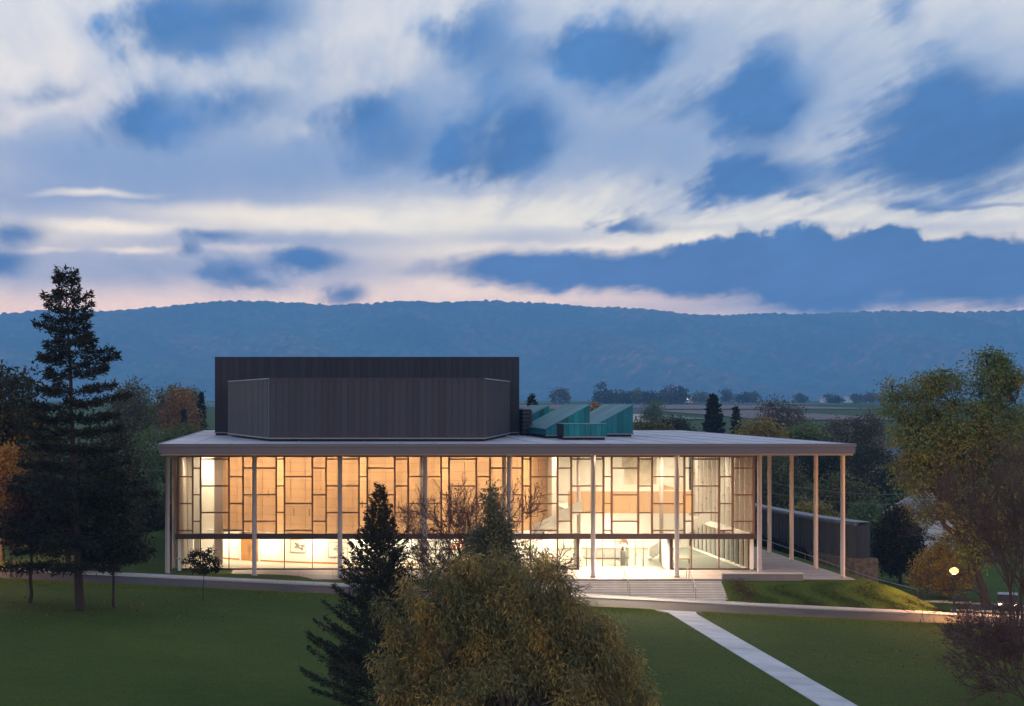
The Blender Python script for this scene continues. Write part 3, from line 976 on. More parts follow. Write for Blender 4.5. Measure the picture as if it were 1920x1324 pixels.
# ------------------------------------------------------------------ teal skylights
def skylight(x0, x1, y0, y1, zl, zh, low_box=False):
    s = empty('skylight', (0, 0, 0))
    s.parent = B
    zc = Rz + .32
    MB().box(x0 + .15, x1 - .15, y0 + .12, y1 - .1, Rz + .004, zc - .004).build('curb', 'recess', s)
    # sloping top rises towards x1
    n = 6
    wy = (y1 - y0) / n
    for i in range(n):
        ya, yb = y0 + i * wy + .02, y0 + (i + 1) * wy - .02
        MB().prism([(x0 - .06, ya), (x1 + .05, ya), (x1 + .05, yb), (x0 - .06, yb)], [zl, zh, zh, zl], [zl + .09, zh + .09, zh + .09, zl + .09]).build('roof_panel', 'patina_top', s)
    n = max(3, round((x1 - x0) / .52))
    wx = (x1 - x0) / n
    for (yf, yo) in ((y0, -.05), (y1, .05)):
        for i in range(n):
            xa, xb = x0 + i * wx + .012, x0 + (i + 1) * wx - .012
            za, zb2 = zl + (zh - zl) * (xa - x0) / (x1 - x0) - .01, zl + (zh - zl) * (xb - x0) / (x1 - x0) - .01
            a, b = min(yf, yf + yo), max(yf, yf + yo)
            MB().prism([(xa, a), (xb, a), (xb, b), (xa, b)], zc, [za, zb2, zb2, za]).build('side_panel', 'patina', s)
    n = 10
    wy = (y1 - y0) / n
    for i in range(n):
        MB().box(x1 - .06, x1 + .0, y0 + .06 + i * wy + .012, y0 + (i + 1) * wy - .012, zc, zh - .01).build('side_panel', 'patina', s)
    MB().box(x0 + .02, x0 + .06, y0 + .06, y1 - .06, zc, zl - .01).build('low_side', 'patina', s)
    MB().box(x0 - .05, x1 + .05, y0 - .12, y0 - .055, zc - .1, zc + .02).build('flashing', 'zinc_trim', s)
    MB().prism([(x0 + .07, y0 + .03), (x1 - .07, y0 + .03), (x1 - .07, y1 - .03), (x0 + .07, y1 - .03)], zc - .003, [zl - .02, zh - .15, zh - .15, zl - .02]).build('core', 'recess', s)
    return s


skylight(23.9, 28.25, 158.6, 174.2, 12.45, 14.87)
skylight(29.75, 34.06, 166.0, 182.0, 12.45, 14.87)
skylight(22.9, 27.2, 178.0, 193.0, 12.45, 14.75)
lb = empty('skylight', (0, 0, 0))
lb.parent = B
zc = Rz + .32
MB().box(24.75, 28.55, 152.2, 156.4, Rz + .004, zc - .004).build('curb', 'recess', lb)
for i in range(8):
    MB().box(24.6 + i * .512 + .012, 24.6 + (i + 1) * .512 - .012, 152.0, 152.06, zc, 13.08).build('side_panel', 'patina', lb)
for i in range(8):
    MB().box(28.64, 28.70, 152.08 + i * .54 + .012, 152.08 + (i + 1) * .54 - .012, zc, 13.08).build('side_panel', 'patina', lb)
MB().box(24.55, 28.75, 151.95, 156.5, 13.084, 13.15).build('roof_panel', 'patina_top', lb)
MB().box(24.64, 28.62, 152.07, 156.4, zc, 13.07).build('core', 'recess', lb)
MB().box(24.55, 28.75, 151.93, 151.99, zc - .1, zc + .02).build('flashing', 'zinc_trim', lb)

# ------------------------------------------------------------------ interior
bx('floor', 'floor_tile', B, XL + .1, 30.0, YG + .16, 198.9, -.35, .01)
bx('floor', 'floor_grey', B, 30.01, XR - .4, YG + .16, 198.9, -.35, .01)
bx('lobby_ceiling', 'ceiling_white', B, XL + .3, XR - .35, YF + .3, 198.9, 10.27, 10.60)
# wooden auditorium drum
DC = (7.75, 175.0)
DR, LR = 22.0, 25.3
drum = empty('auditorium_wall', (0, 0, 0))
drum.parent = B
phi = math.asin(16.55 / DR)
NA, NZ = 24, 9
zd0, zd1 = 2.52, 10.2
for i in range(NA):
    a0 = -phi + 2 * phi * i / NA
    a1 = -phi + 2 * phi * (i + 1) / NA
    am = (a0 + a1) / 2
    wch = 2 * DR * math.sin((a1 - a0) / 2)
    cxp, cyp = DC[0] + DR * math.sin(am), DC[1] - DR * math.cos(am)
    if i == 0:
        hz = (zd1 - zd0) / NZ
        pme = MB().box(-wch / 2 + .018, wch / 2 - .018, -.03, .03, .016, hz - .016).mesh('wood_panel')
        pme.materials.append(M['wood_panel'])
        sme = MB().box(-.07, .07, -.045, -.032, .0, .95).mesh('slot')
        sme.materials.append(M['slot_dark'])
    for j in range(NZ):
        link('wood_panel', pme, None, drum, (cxp, cyp, zd0 + j * hz), (0, 0, am))
    if random.random() < .45:
        zs = zd0 + random.choice([1, 2, 3, 4, 5, 6, 7]) * hz + .03
        off = random.uniform(-.5, .5)
        link('slot', sme, None, drum, (cxp + off * math.cos(am), cyp + off * math.sin(am), zs), (0, 0, am)).scale = (1, 1, .7)


def arc_wall(name, material, parent, r, a0, a1, z0, z1, th, n=40):
    mb = MB()
    A = np.linspace(a0, a1, n)
    pts = [(DC[0] + r * math.sin(a), DC[1] - r * math.cos(a)) for a in A] + [(DC[0] + (r - th) * math.sin(a), DC[1] - (r - th) * math.cos(a)) for a in A[::-1]]
    for i in range(n - 1):
        p = [pts[i], pts[i + 1], pts[2 * n - 2 - i], pts[2 * n - 1 - i]]
        mb.prism(p, z0, z1)
    return mb.build(name, material, parent)


arc_wall('drum_backing', 'slot_dark', drum, DR - .05, -phi, phi, zd0, zd1, .15)
lphi0, lphi1 = -math.asin(16.3 / LR), math.asin(16.6 / LR)
arc_wall('gallery_wall', 'white_wall', B, LR, lphi0, lphi1, .02, 2.4, .25)
arc_wall('gallery_ledge', 'white_wall', B, LR, lphi0, lphi1, 2.405, 2.5, LR - DR + .3)
arc_wall('skirting', 'wood_door', B, LR + .03, lphi0, lphi1, .015, .16, .028)
# white piers at both ends of the drum
bx('pier', 'white_wall', B, -10.2, -8.9, 158.0, 160.5, .02, 10.2)
bx('pier', 'white_wall', B, XL + .35, -10.6, 152.2, 153.4, .02, 10.2)
bx('pier', 'column_paint', B, -8.5, -7.7, 150.6, 151.3, .02, 10.2)
bx('end_wall', 'white_wall', B, 24.35, 25.0, 157.6, 167.5, .02, 10.2)
bx('lobby_wall', 'white_wall', B, 25.05, XR - .36, 167.0, 167.4, .02, 10.2)
bx('lobby_wall', 'white_wall', B, XL + .2, -8.6, 161.0, 161.3, .02, 10.2)
# interior columns
for p, y in ((790, 148.6), (1085, 152.0), (1240, 152.0), (945, 148.2)):
    MB().lathe([(.19, .012), (.19, 10.2)], k=14).build('inner_column', 'column_paint', B, (fx(p, y), y, 0), smooth=True)
# balcony with wooden balustrade
balc = empty('balcony', (0, 0, 0))
balc.parent = B
bx('slab', 'ceiling_white', balc, 25.5, 37.4, 155.2, 166.9, 4.45, 4.80)
for i in range(8):
    bx('wood_panel', 'wood_panel', balc, 25.5 + i * 1.4875 + .008, 25.5 + (i + 1) * 1.4875 - .008, 155.05, 155.14, 4.42, 6.55)
bx('balcony_side', 'wood_panel', balc, 37.42, 37.5, 155.05, 166.9, 4.42, 6.55)
bx('handrail', 'white_paint', balc, 25.5, 37.5, 155.02, 155.18, 6.56, 6.64)
# stair along the end wall
st = empty('inner_stair', (0, 0, 0))
st.parent = B
MB().prism([(21.5, 151.0), (26.2, 151.0), (26.2, 151.12), (21.5, 151.12)], [2.4, 4.9, 4.9, 2.4], [3.5, 6.0, 6.0, 3.5]).build('balustrade', 'white_paint', st)
for k in range(14):
    bx('tread', 'white_paint', st, 21.6 + k * .33, 21.94 + k * .33, 151.15, 152.6, 2.45 + k * .175, 2.62 + k * .175)
st2 = empty('inner_stair', (0, 0, 0))
st2.parent = B
MB().prism([(33.0, 153.2), (38.8, 153.2), (38.8, 153.32), (33.0, 153.32)], [.3, 3.9, 3.9, .3], [1.3, 4.9, 4.9, 1.3]).build('balustrade', 'white_paint', st2)
for k in range(20):
    bx('tread', 'white_paint', st2, 33.0 + k * .28, 33.3 + k * .28, 153.35, 154.8, .1 + k * .19, .29 + k * .19)
# lit doorway and panels on the balcony wall
niche = empty('doorway', (0, 0, 0))
niche.parent = B
bx('door_leaf', 'white_paint', niche, 31.9, 33.2, 166.90, 166.98, 4.81, 8.3)
bx('door_casing', 'white_paint', niche, 31.75, 31.88, 166.85, 166.98, 4.81, 8.45)
bx('door_casing', 'white_paint', niche, 33.22, 33.35, 166.85, 166.98, 4.81, 8.45)
# timber double door in the gallery wall
dw = empty('gallery_door', (0, 0, 0))
dw.parent = B
ad = math.asin((-5.2 - DC[0]) / LR)
dcx, dcy = DC[0] + (LR + .03) * math.sin(ad), DC[1] - (LR + .03) * math.cos(ad)
dw.location = (dcx, dcy, 0)
dw.rotation_euler = (0, 0, ad)
for s in (-1, 1):
    MB().box(min(0.01 * s, .98 * s), max(.01 * s, .98 * s), -.05, .0, .03, 2.75).build('door_leaf', 'wood_door', dw)
    MB().box(s * .10 - .02, s * .10 + .02, -.12, -.08, .9, 1.5).build('door_handle', 'rail_metal', dw)
    MB().box(min(s * 1.0, s * 1.16), max(s * 1.0, s * 1.16), -.07, .0, .03, 2.9).build('door_casing', 'white_paint', dw)

# luminaires: linear fixtures over the drum, over the gallery and over the lobby
def lamp_bar(x, y, z, L, energy, rot=0.0, tilt=0.0, width=.14, col=(1.0, .80, .55)):
    fxo = empty('light_bar', (x, y, z))
    fxo.parent = B
    fxo.rotation_euler = (tilt, 0, rot)
    MB().box(-L / 2 - .03, L / 2 + .03, -width / 2 - .03, width / 2 + .03, .012, .07).build('housing', 'white_paint', fxo)
    MB().box(-L / 2, L / 2, -width / 2, width / 2, .002, .010).build('diffuser', 'strip_glow', fxo)
    ld = bpy.data.lights.new('lamp', 'AREA')
    ld.shape = 'RECTANGLE'
    ld.size, ld.size_y = L, width
    ld.energy = energy * 3.0
    ld.color = col
    lo = bpy.data.objects.new('lamp', ld)
    lo.location = (0, 0, -.004)
    lo.parent = fxo
    COL.objects.link(lo)


WARM = (1.0, .74, .48)
NEUT = (1.0, .81, .56)
for i in range(9):
    a = -phi * .93 + 2 * phi * .93 * i / 8
    r = DR + 4.2
    lamp_bar(DC[0] + r * math.sin(a), DC[1] - r * math.cos(a), 10.15, 2.2, 122, a, .55, col=WARM)
for i in range(8):
    a = lphi0 * .93 + (lphi1 - lphi0) * .93 * i / 7
    r = LR + 1.7
    lamp_bar(DC[0] + r * math.sin(a), max(DC[1] - r * math.cos(a), YG + .7), lz1 + .0, 1.6, 62, a, .3, col=NEUT)
for x, y, e in ((28.2, 150.0, 210), (34.0, 150.0, 210), (38.0, 151.0, 130), (29.0, 160.0, 240), (35.5, 160.0, 240), (38.0, 163.0, 120)):
    lamp_bar(x, y, 10.2, 1.8, e, 0, 0, .5, NEUT)
for x, y in ((27.5, 158.0), (31.5, 158.0), (35.5, 158.0), (29.5, 163.0), (34.0, 163.0)):
    lamp_bar(x, y, 4.40, 1.6, 190, 0, 0, .3, NEUT)
for x in (26.0, 31.3):
    lamp_bar(x, YG + 1.3, 2.93, 1.4, 420, 0, .55, .3, NEUT)
for x in (26.6, 30.6):
    lamp_bar(x, YF + .95, lz1 - .02, 1.8, 520, 0, -.75, .25, WARM)
for x in (22.0, 26.0, 30.0, 34.0):  # added soffit lamps, standing in for the facade glow on steps and terrace
    lamp_bar(x, 138.6, 10.60, .5, 110, 0, -.06, .5, WARM)
for x in (-6.0, 2.0, 10.0, 18.0, 36.0):
    lamp_bar(x, YF + .95, lz1 - .02, 1.2, 40, 0, -.5, .2, WARM)
lamp_bar(-9.6, 147.5, 10.15, 1.6, 110, 0, 0, .4, WARM)
lamp_bar(-9.6, 155.5, 10.15, 1.6, 80, 0, 0, .4, WARM)

# pictures on the gallery wall: things of their own
def picture(p, y_px, w, h, mats_, label, dark=.0):
    X = fx(p, 150.0)
    a = math.asin((X - DC[0]) / LR)
    o = empty('framed_picture', (DC[0] + (LR + .03) * math.sin(a), DC[1] - (LR + .03) * math.cos(a), fz(y_px, 150.0)), label, 'picture', 'framed pictures on the gallery wall')
    o.rotation_euler = (0, 0, a)
    MB().box(-w / 2, w / 2, -.02, .0, -h / 2, h / 2).build('mount', 'paper', o)
    t = .045
    MB().box(-w / 2 - t, w / 2 + t, -.045, .0, -h / 2 - t, -h / 2 - .001).box(-w / 2 - t, w / 2 + t, -.045, .0, h / 2 + .001, h / 2 + t)\
        .box(-w / 2 - t, -w / 2 - .001, -.045, .0, -h / 2, h / 2).box(w / 2 + .001, w / 2 + t, -.045, .0, -h / 2, h / 2).build('frame', 'wood_door', o)
    rg = random.Random(p)
    mb = MB()
    for k in range(14):
        cx, cz = rg.gauss(0, w * .16), rg.gauss(0, h * .17)
        dx, dz = rg.uniform(.05, .28) * w * .5, rg.uniform(.04, .2) * h * .5
        mb.box(cx - dx, cx + dx, -.026 - k * .0006, -.021, cz - dz, cz + dz)
    mb.build('print', mats_, o)


picture(559, 1026, 1.45, 1.15, 'ink', 'framed print of a plant on the white gallery wall, next to the wooden door')
picture(634, 1031, 1.75, 1.35, 'art_grey', 'pale framed picture behind the third column from the left')
picture(716, 1024, 1.3, 1.1, 'ink', 'small dark framed print behind the tip of the spruce')
picture(862, 1023, 1.7, 1.3, 'red_paint', 'bright red and orange framed painting behind the bare branches')
picture(1006, 1030, 1.3, 1.3, 'green_paint', 'green framed painting right of the grey green spire conifer')
ap = empty('wall_art', (34.9, 166.98, 7.9), 'large grey branch relief on the upper lobby wall', 'wall art')
rg = random.Random(3)
mb = MB()
for k in range(26):
    x, z = rg.uniform(-1.6, 1.6), rg.uniform(-1.1, 1.1)
    a = rg.uniform(.4, 1.4)
    mb.tube((x, -.05, z), (x + .9 * math.cos(a), -.06 - k * .001, z + .9 * math.sin(a)), .05, .02, 5)
mb.build('branches', 'art_grey', ap)
MB().box(-1.8, 1.8, -.02, 0, -1.3, 1.9).build('backing', 'art_grey', ap)

# reception desk and flowers in the lobby
dk_ = empty('reception_desk', (29.3, 155.5, .012), 'long white reception desk behind the entrance doors', 'desk')
MB().box(-2.2, 2.2, -.35, .35, .08, 1.02).build('body', 'white_paint', dk_)
MB().box(-2.3, 2.3, -.42, .42, 1.024, 1.09).build('counter', 'step_stone', dk_)
MB().box(-2.1, 2.1, -.28, .28, 0, .078).build('plinth', 'slot_dark', dk_)
fl = empty('flower_arrangement', (29.7, 149.3, .012), 'rusty pink flower arrangement on a white pedestal inside the entrance', 'flowers')
MB().box(-.22, .22, -.22, .22, 0, 1.35).build('pedestal', 'white_paint', fl)
MB().lathe([(.10, 1.352), (.17, 1.45), (.14, 1.65), (.09, 1.75)], k=14).build('vase', 'art_grey', fl, smooth=True)
mb = MB()
rg = random.Random(8)
for k in range(120):
    a, e, r = rg.uniform(0, 6.283), rg.uniform(-.3, 1.4), rg.uniform(.2, .58)
    c = (r * math.cos(a) * math.cos(e), r * math.sin(a) * math.cos(e), 2.05 + r * math.sin(e))
    mb.lathe([(.005, c[2] - .05), (.055, c[2]), (.005, c[2] + .05)], (c[0], c[1]), 5)
mb.build('blooms', 'flower', fl)
for x, y in ((35.6, 151.0),):
    b = empty('lobby_bench', (x, y, .012), 'pale wooden bench inside the right glass corner of the lobby', 'bench')
    MB().box(-.9, .9, -.25, .25, .38, .46).build('seat', 'wood_panel', b)
    for s in (-1, 1):
        MB().box(s * .7 - .04, s * .7 + .04, -.2, .2, 0, .378).build('leg', 'rail_metal', b)


# ------------------------------------------------------------------ handrails
def railing(name, label, pts, h=.95, r=.03, posts=True, group=None):
    o = empty(name, (pts[0][0], pts[0][1], pts[0][2]), label, 'railing', group)
    P = [np.array(p) - np.array(pts[0]) for p in pts]
    mb = MB()
    for a, b in zip(P[:-1], P[1:]):
        mb.tube(a + (0, 0, h), b + (0, 0, h), r, r, 6)
    mb.build('top_rail', 'rail_metal', o)
    for p in P:
        MB().tube(p - np.array((0, 0, .05)), p + np.array((0, 0, h - r)), r * .9, r * .9, 6).build('post', 'rail_metal', o)
    return o


for i, (x, lab) in enumerate(((27.4, 'metal stair handrail near the middle of the entrance steps'), (20.3, 'metal stair handrail at the planted left end of the entrance steps'))):
    railing('handrail', lab, [(x, 137.9, 0), (x, 137.2, -.17 - .0), (x + .05, 135.9, -.86), (x + .05, 135.05, float(road_level(x)) + .1)], group='handrails on the entrance steps')
railing('handrail', 'thin metal handrail beside the second column from the terrace wall', [(32.9, 137.9, 0), (32.95, 137.2, -.17), (33.0, 135.9, -.86), (33.0, 135.05, float(road_level(33)) + .1)], group='handrails on the entrance steps')
rp = []
for x, y in ((50.2, 195), (50.8, 185), (51.5, 176), (53.0, 169.5), (55.0, 163.5), (56.6, 158), (58.4, 152.5)):
    rp.append((x, y, gz(x, y)))
railing('hillside_railing', 'long thin metal railing on the grass right of the terrace', rp, 1.0, .035)
railing('ramp_railing', 'short ramp railing at the left end of the glass front', [(-11.7, 141.5, gz(-11.7, 141.5)), (-11.6, 143.4, gz(-11.6, 143.4)), (-11.5, 145.5, 0)], 1.1, .03)

# ------------------------------------------------------------------ wing wall at right: curved metal-clad low building on a stone base
wing = empty('low_wing', (0, 0, 0), 'low curved metal clad wing on a rubble stone base beyond the terrace', 'building')
wp = [(53.6, 196.0), (54.0, 188.0), (54.5, 180.0), (55.1, 173.0), (56.0, 167.5), (56.9, 165.2)]
wt = 2.45
gzs = -2.0
for a, b in zip(wp[:-1], wp[1:]):
    pa, pb = np.array(a), np.array(b)
    L = np.linalg.norm(pb - pa)
    n = max(1, round(L / 1.0))
    d = (pb - pa) / L
    ang = math.atan2(d[1], d[0])
    w = L / n
    for i in range(n):
        q = pa + d * i * w
        MB().box(.015, w - .015, -.05, .03, 0, wt + .95).box(-.02, .02, -.12, -.051, 0, wt + .95).build('metal_panel', 'zinc_side', wing, (q[0], q[1], -.95), (0, 0, ang))
    MB().box(-.05, L + .05, -.30, .12, wt + .005, wt + .28).build('eave_gutter', 'gutter', wing, (a[0], a[1], 0), (0, 0, ang))
pa, pb = np.array((56.9, 165.2)), np.array((58.5, 165.7))
L = np.linalg.norm(pb - pa)
ang = math.atan2((pb - pa)[1], (pb - pa)[0])
for i in range(3):
    q = pa + (pb - pa) * i / 3
    MB().box(.015, L / 3 - .015, -.05, .03, 0, wt + .95).build('metal_panel', 'zinc', wing, (q[0], q[1], -.95), (0, 0, ang))
core = [(p[0] + .06, p[1] + .05) for p in wp] + [(58.4, 165.8), (57.6, 168.5), (56.6, 174), (55.9, 180), (55.3, 188), (54.9, 196)]
MB().prism(core, -.95, wt).build('wall_core', 'recess', wing)
MB().prism([(p[0] - .1, p[1] - .1) for p in wp] + [(58.6, 165.7), (57.8, 168.7), (56.8, 174.2), (56.1, 180.2), (55.5, 188.2), (55.1, 196)], wt + .285, wt + .36).build('roof', 'zinc_side', wing)
sb = [(p[0] - .14, p[1] - .14) for p in wp] + [(59.2, 165.2), (58.2, 168.9), (57.0, 174.4), (56.2, 180.4), (55.6, 188.4), (55.2, 196.1)]
MB().prism(sb, -6.5, -.955).build('stone_base', 'rubble_stone', wing)

# side drive beyond the lamp with its kerb walls, low retaining wall
drive = drape('side_drive', 'asphalt', 61.5, 96, 145.0, 151.0, .02, 1.5, 'dark side drive behind the street lamp')
kw = tag(empty('kerb'), 'lit concrete kerbs of the side drive behind the street lamp', None, None, 'structure')
for (y0, y1) in ((144.75, 144.98), (151.02, 151.25)):
    for i in range(12):
        x = 58.5 + i * 2.2
        z = gz(x + 1.1, (y0 + y1) / 2)
        MB().box(0.01, 2.19, 0, y1 - y0, -.25, .16).build('kerb_stone', 'kerb_concrete', kw, (x, y0, z))

# ------------------------------------------------------------------ street lamp
def street_lamp(x, y, label, energy, h=3.55):
    z = gz(x, y)
    o = empty('street_lamp', (x, y, z), label, 'street lamp', 'globe street lamps along the road')
    MB().lathe([(.24, -.1), (.24, .10), (.19, .14), (.17, .55), (.11, .62)], k=14).build('base', 'lamp_iron', o, smooth=True)
    MB().lathe([(.085, .621), (.07, 1.2), (.06, h - .42), (.09, h - .40), (.10, h - .33)], k=12).build('post', 'lamp_iron', o, smooth=True)
    MB().lathe([(.15, h - .329), (.19, h - .28), (.17, h - .26)], k=14).build('collar', 'lamp_iron', o, smooth=True)
    g = MB()
    prof = [(.02, -.255), (.17, -.245), (.30, -.16), (.37, 0), (.32, .16), (.19, .25), (.02, .28)]
    g.lathe([(r, h + zz) for r, zz in prof], k=18)
    g.build('globe', 'lamp_glow', o, smooth=True)
    MB().lathe([(.06, h + .275), (.08, h + .31), (.02, h + .40)], k=10).build('finial', 'lamp_iron', o, smooth=True)
    # the bulb inside the frosted globe
    ld = bpy.data.lights.new('lamp', 'POINT')
    ld.energy = energy
    ld.color = (1.0, .47, .15)
    ld.shadow_soft_size = .10
    lo = bpy.data.objects.new('lamp', ld)
    lo.location = (0, 0, h)
    lo.parent = o
    COL.objects.link(lo)
    return o


street_lamp(54.9, 135.3, 'lit black street lamp with glowing globe beside the road', 7500)
street_lamp(-28.6, 135.3, 'street lamp just past the left edge whose light falls on the amber tree', 4200)

# ------------------------------------------------------------------ vegetation
def unit(v):
    return v / np.maximum(np.linalg.norm(v, axis=-1, keepdims=True), 1e-9)


def leaf_mesh(name, P, D, L, W, tint, rng):
    """diamond leaves: P base, D direction, L length, W half-width"""
    n = len(P)
    D = unit(D)
    side = unit(np.cross(D, rng.normal(size=(n, 3))))
    nrm = np.cross(D, side)
    L = np.broadcast_to(np.asarray(L, float).reshape(-1, 1), (n, 1))
    W = np.broadcast_to(np.asarray(W, float).reshape(-1, 1), (n, 1))
    mid = P + D * L * .45 + nrm * L * .06
    V = np.stack([P, mid + side * W, P + D * L, mid - side * W], 1).reshape(-1, 3)
    Q = np.arange(4 * n).reshape(n, 4)
    return quad_mesh(name, V, Q, np.repeat(tint, 4, 0))


def tube_mesh(name, segs, k=5):
    """segs: (n,8) p0 p1 r0 r1"""
    s = np.asarray(segs, float)
    p0, p1, r0, r1 = s[:, 0:3], s[:, 3:6], s[:, 6:7], s[:, 7:8]
    d = unit(p1 - p0)
    a = np.where(np.abs(d[:, :1]) < .8, np.array([[1., 0, 0]]), np.array([[0, 1., 0]]))
    u = unit(np.cross(d, a))
    w = np.cross(d, u)
    t = np.arange(k) * 2 * math.pi / k
    ring = np.cos(t)[None, :, None] * u[:, None, :] + np.sin(t)[None, :, None] * w[:, None, :]
    A = p0[:, None, :] + ring * r0[:, :, None]
    Bv = p1[:, None, :] + ring * r1[:, :, None]
    n = len(s)
    V = np.concatenate([A, Bv], 1).reshape(-1, 3)
    base = np.arange(n)[:, None] * (2 * k)
    i = np.arange(k)[None, :]
    j = (i + 1) % k
    Q = np.stack([base + i, base + j, base + k + j, base + k + i], -1).reshape(-1, 4)
    return quad_mesh(name, V, Q, None, True)


def curve_pts(a, b, n, rng, wob, sag=0.0):
    t = np.linspace(0, 1, n + 1)[:, None]
    L = np.linalg.norm(b - a)
    p = a + (b - a) * t
    off = rng.normal(size=(n + 1, 3)) * wob * L
    off[0] = 0
    off[-1] = 0
    p = p + off
    p[:, 2] += np.sin(t[:, 0] * math.pi) * sag * L
    return p


PAL = {
    'olive': [(0.112, 0.106, 0.029), (0.08, 0.09, 0.029), (0.152, 0.115, 0.032), (0.064, 0.077, 0.029)],
    'willow': [(.38, .26, .075), (.27, .21, .065), (.14, .14, .055), (.11, .12, .058), (.46, .27, .07), (.20, .175, .072), (.09, .10, .045)],
    'dark': [(.034, .036, .016), (.025, .027, .013), (.046, .043, .016)],
    'green': [(0.093, 0.136, 0.043), (0.074, 0.115, 0.039), (0.124, 0.152, 0.05)],
    'lime': [(0.119, 0.175, 0.042), (0.098, 0.147, 0.039), (0.14, 0.168, 0.049)],
    'orange': [(0.297, 0.135, 0.041), (0.23, 0.108, 0.038), (0.351, 0.176, 0.054), (0.162, 0.095, 0.041)],
    'amber': [(.34, .16, .03), (.27, .12, .025), (.38, .20, .045)],
    'rust': [(.12, .055, .030), (.085, .042, .026), (.15, .07, .03), (.06, .038, .024)],
    'maroon': [(.085, .022, .020), (.055, .018, .018), (.04, .022, .018)],
    'brown': [(0.105, 0.078, 0.057), (0.083, 0.066, 0.051), (0.132, 0.096, 0.066), (0.075, 0.068, 0.042)],
    'mixed': [(0.119, 0.161, 0.043), (0.088, 0.129, 0.036), (0.144, 0.175, 0.046), (0.175, 0.147, 0.041), (0.131, 0.171, 0.05), (0.098, 0.137, 0.041)],
    'yellow': [(0.26, 0.195, 0.046), (0.195, 0.156, 0.039), (0.312, 0.221, 0.052)],
    'conifer': [(.019, .019, .010), (.025, .024, .012), (.015, .015, .009)],
    'spruce': [(.024, .026, .016), (.030, .031, .018), (.018, .019, .012), (.038, .035, .020)],
    'spire': [(0.11, 0.119, 0.069), (0.152, 0.15, 0.083), (0.089, 0.093, 0.055), (0.207, 0.161, 0.078)],
}


def tree(name, label, cat, bx_, Y, lobes, pal, nclump=90, nleaf=60, leaf=(.32, .10), clump_r=.8, trunk=.25, group=None, bark='bark_grey',
         seed=1, droop=.2, base_y=None, fill=.5, leaf_out=.4, fork=.3, flat=.75, twig_r=.02, sink=.2, depth=.85):
    """broadleaf tree: lobes are (px, py, rx, ry[, dy]) in photo pixels at depth Y"""
    rng = np.random.default_rng(seed)
    k = Y / F
    X0 = (bx_ - CX) * k
    z0 = gz(X0, Y) if base_y is None else base_y
    o = empty(name, (X0, Y, z0), label, cat, group)
    LB = []
    for lb_ in lobes:
        cx, cz = (lb_[0] - CX) * k - X0, CZ - (lb_[1] - HY) * k - z0
        rx, rz = lb_[2] * k, lb_[3] * k
        ry = min(rx, rz * 1.3) * depth if len(lobes) > 1 else rx * depth
        dy = lb_[4] if len(lb_) > 4 else rng.uniform(-.5, .5) * ry * (1 if len(lobes) > 1 else 0)
        LB.append((np.array((cx, dy, cz)), np.array((rx, ry, rz))))
    vol = np.array([np.prod(r) for _, r in LB]) ** .72
    pick = rng.choice(len(LB), nclump, p=vol / vol.sum())
    dirs = unit(rng.normal(size=(nclump, 3)))
    rad = rng.uniform(fill, 1.0, nclump) ** .6
    C = np.stack([LB[i][0] for i in pick]) + dirs * np.stack([LB[i][1] for i in pick]) * rad[:, None]
    C[:, 2] = np.maximum(C[:, 2], .3)
    # skeleton
    segs = []
    zmin = min(c[2] - r[2] for c, r in LB)
    zmid = np.mean([c[2] for c, r in LB])
    fork_z = max(zmin * .9, zmid * fork)
    top = np.array((np.mean([c[0] for c, _ in LB]) * .5, 0, fork_z))
    tp = curve_pts(np.array((0, 0, -sink)), top, 4, rng, .02)
    for i in range(4):
        segs.append((*tp[i], *tp[i + 1], trunk * (1.25 if i == 0 else 1 - .09 * i), trunk * (1 - .09 * (i + 1))))
    nodes = []
    for c, r in LB:
        lp = curve_pts(top, c + np.array((0, 0, r[2] * .45)), 6, rng, .05)
        for i in range(6):
            ra, rb = trunk * .62 * (1 - i / 6.4), trunk * .62 * (1 - (i + 1) / 6.4)
            segs.append((*lp[i], *lp[i + 1], ra, rb))
            if i > 1:
                nodes.append(lp[i])
        nodes.append(lp[-1])
    nodes = np.array(nodes)
    for c in C:
        d = np.linalg.norm(nodes - c, axis=1) + np.maximum(nodes[:, 2] - c[2], 0) * .6
        a = nodes[np.argmin(d)]
        q = curve_pts(a, c, 3, rng, .07)
        for i in range(3):
            segs.append((*q[i], *q[i + 1], twig_r * (2.6 - .8 * i), twig_r * (2.6 - .8 * (i + 1))))
    link('trunk', tube_mesh('trunk', segs), bark, o)
    # leaves
    n = nclump * nleaf
    ci = np.repeat(np.arange(nclump), nleaf)
    off = rng.normal(size=(n, 3)) * clump_r * .5
    off[:, 2] *= flat
    P = C[ci] + off
    palv = np.array(PAL[pal])
    cc = palv[rng.integers(len(palv), size=nclump)]
    lc = palv[rng.integers(len(palv), size=n)]
    tint = (cc[ci] * .65 + lc * .35) * rng.uniform(.75, 1.25, (n, 1))
    D = rng.normal(size=(n, 3)) + unit(off) * leaf_out * 2
    D[:, 2] -= droop * 2
    L = leaf[0] * rng.uniform(.6, 1.25, n)
    cr = link('crown', leaf_mesh('crown', P, D, L, leaf[1] * rng.uniform(.7, 1.2, n), tint, rng), 'leaves', o)
    cr['kind'] = 'stuff'
    return o


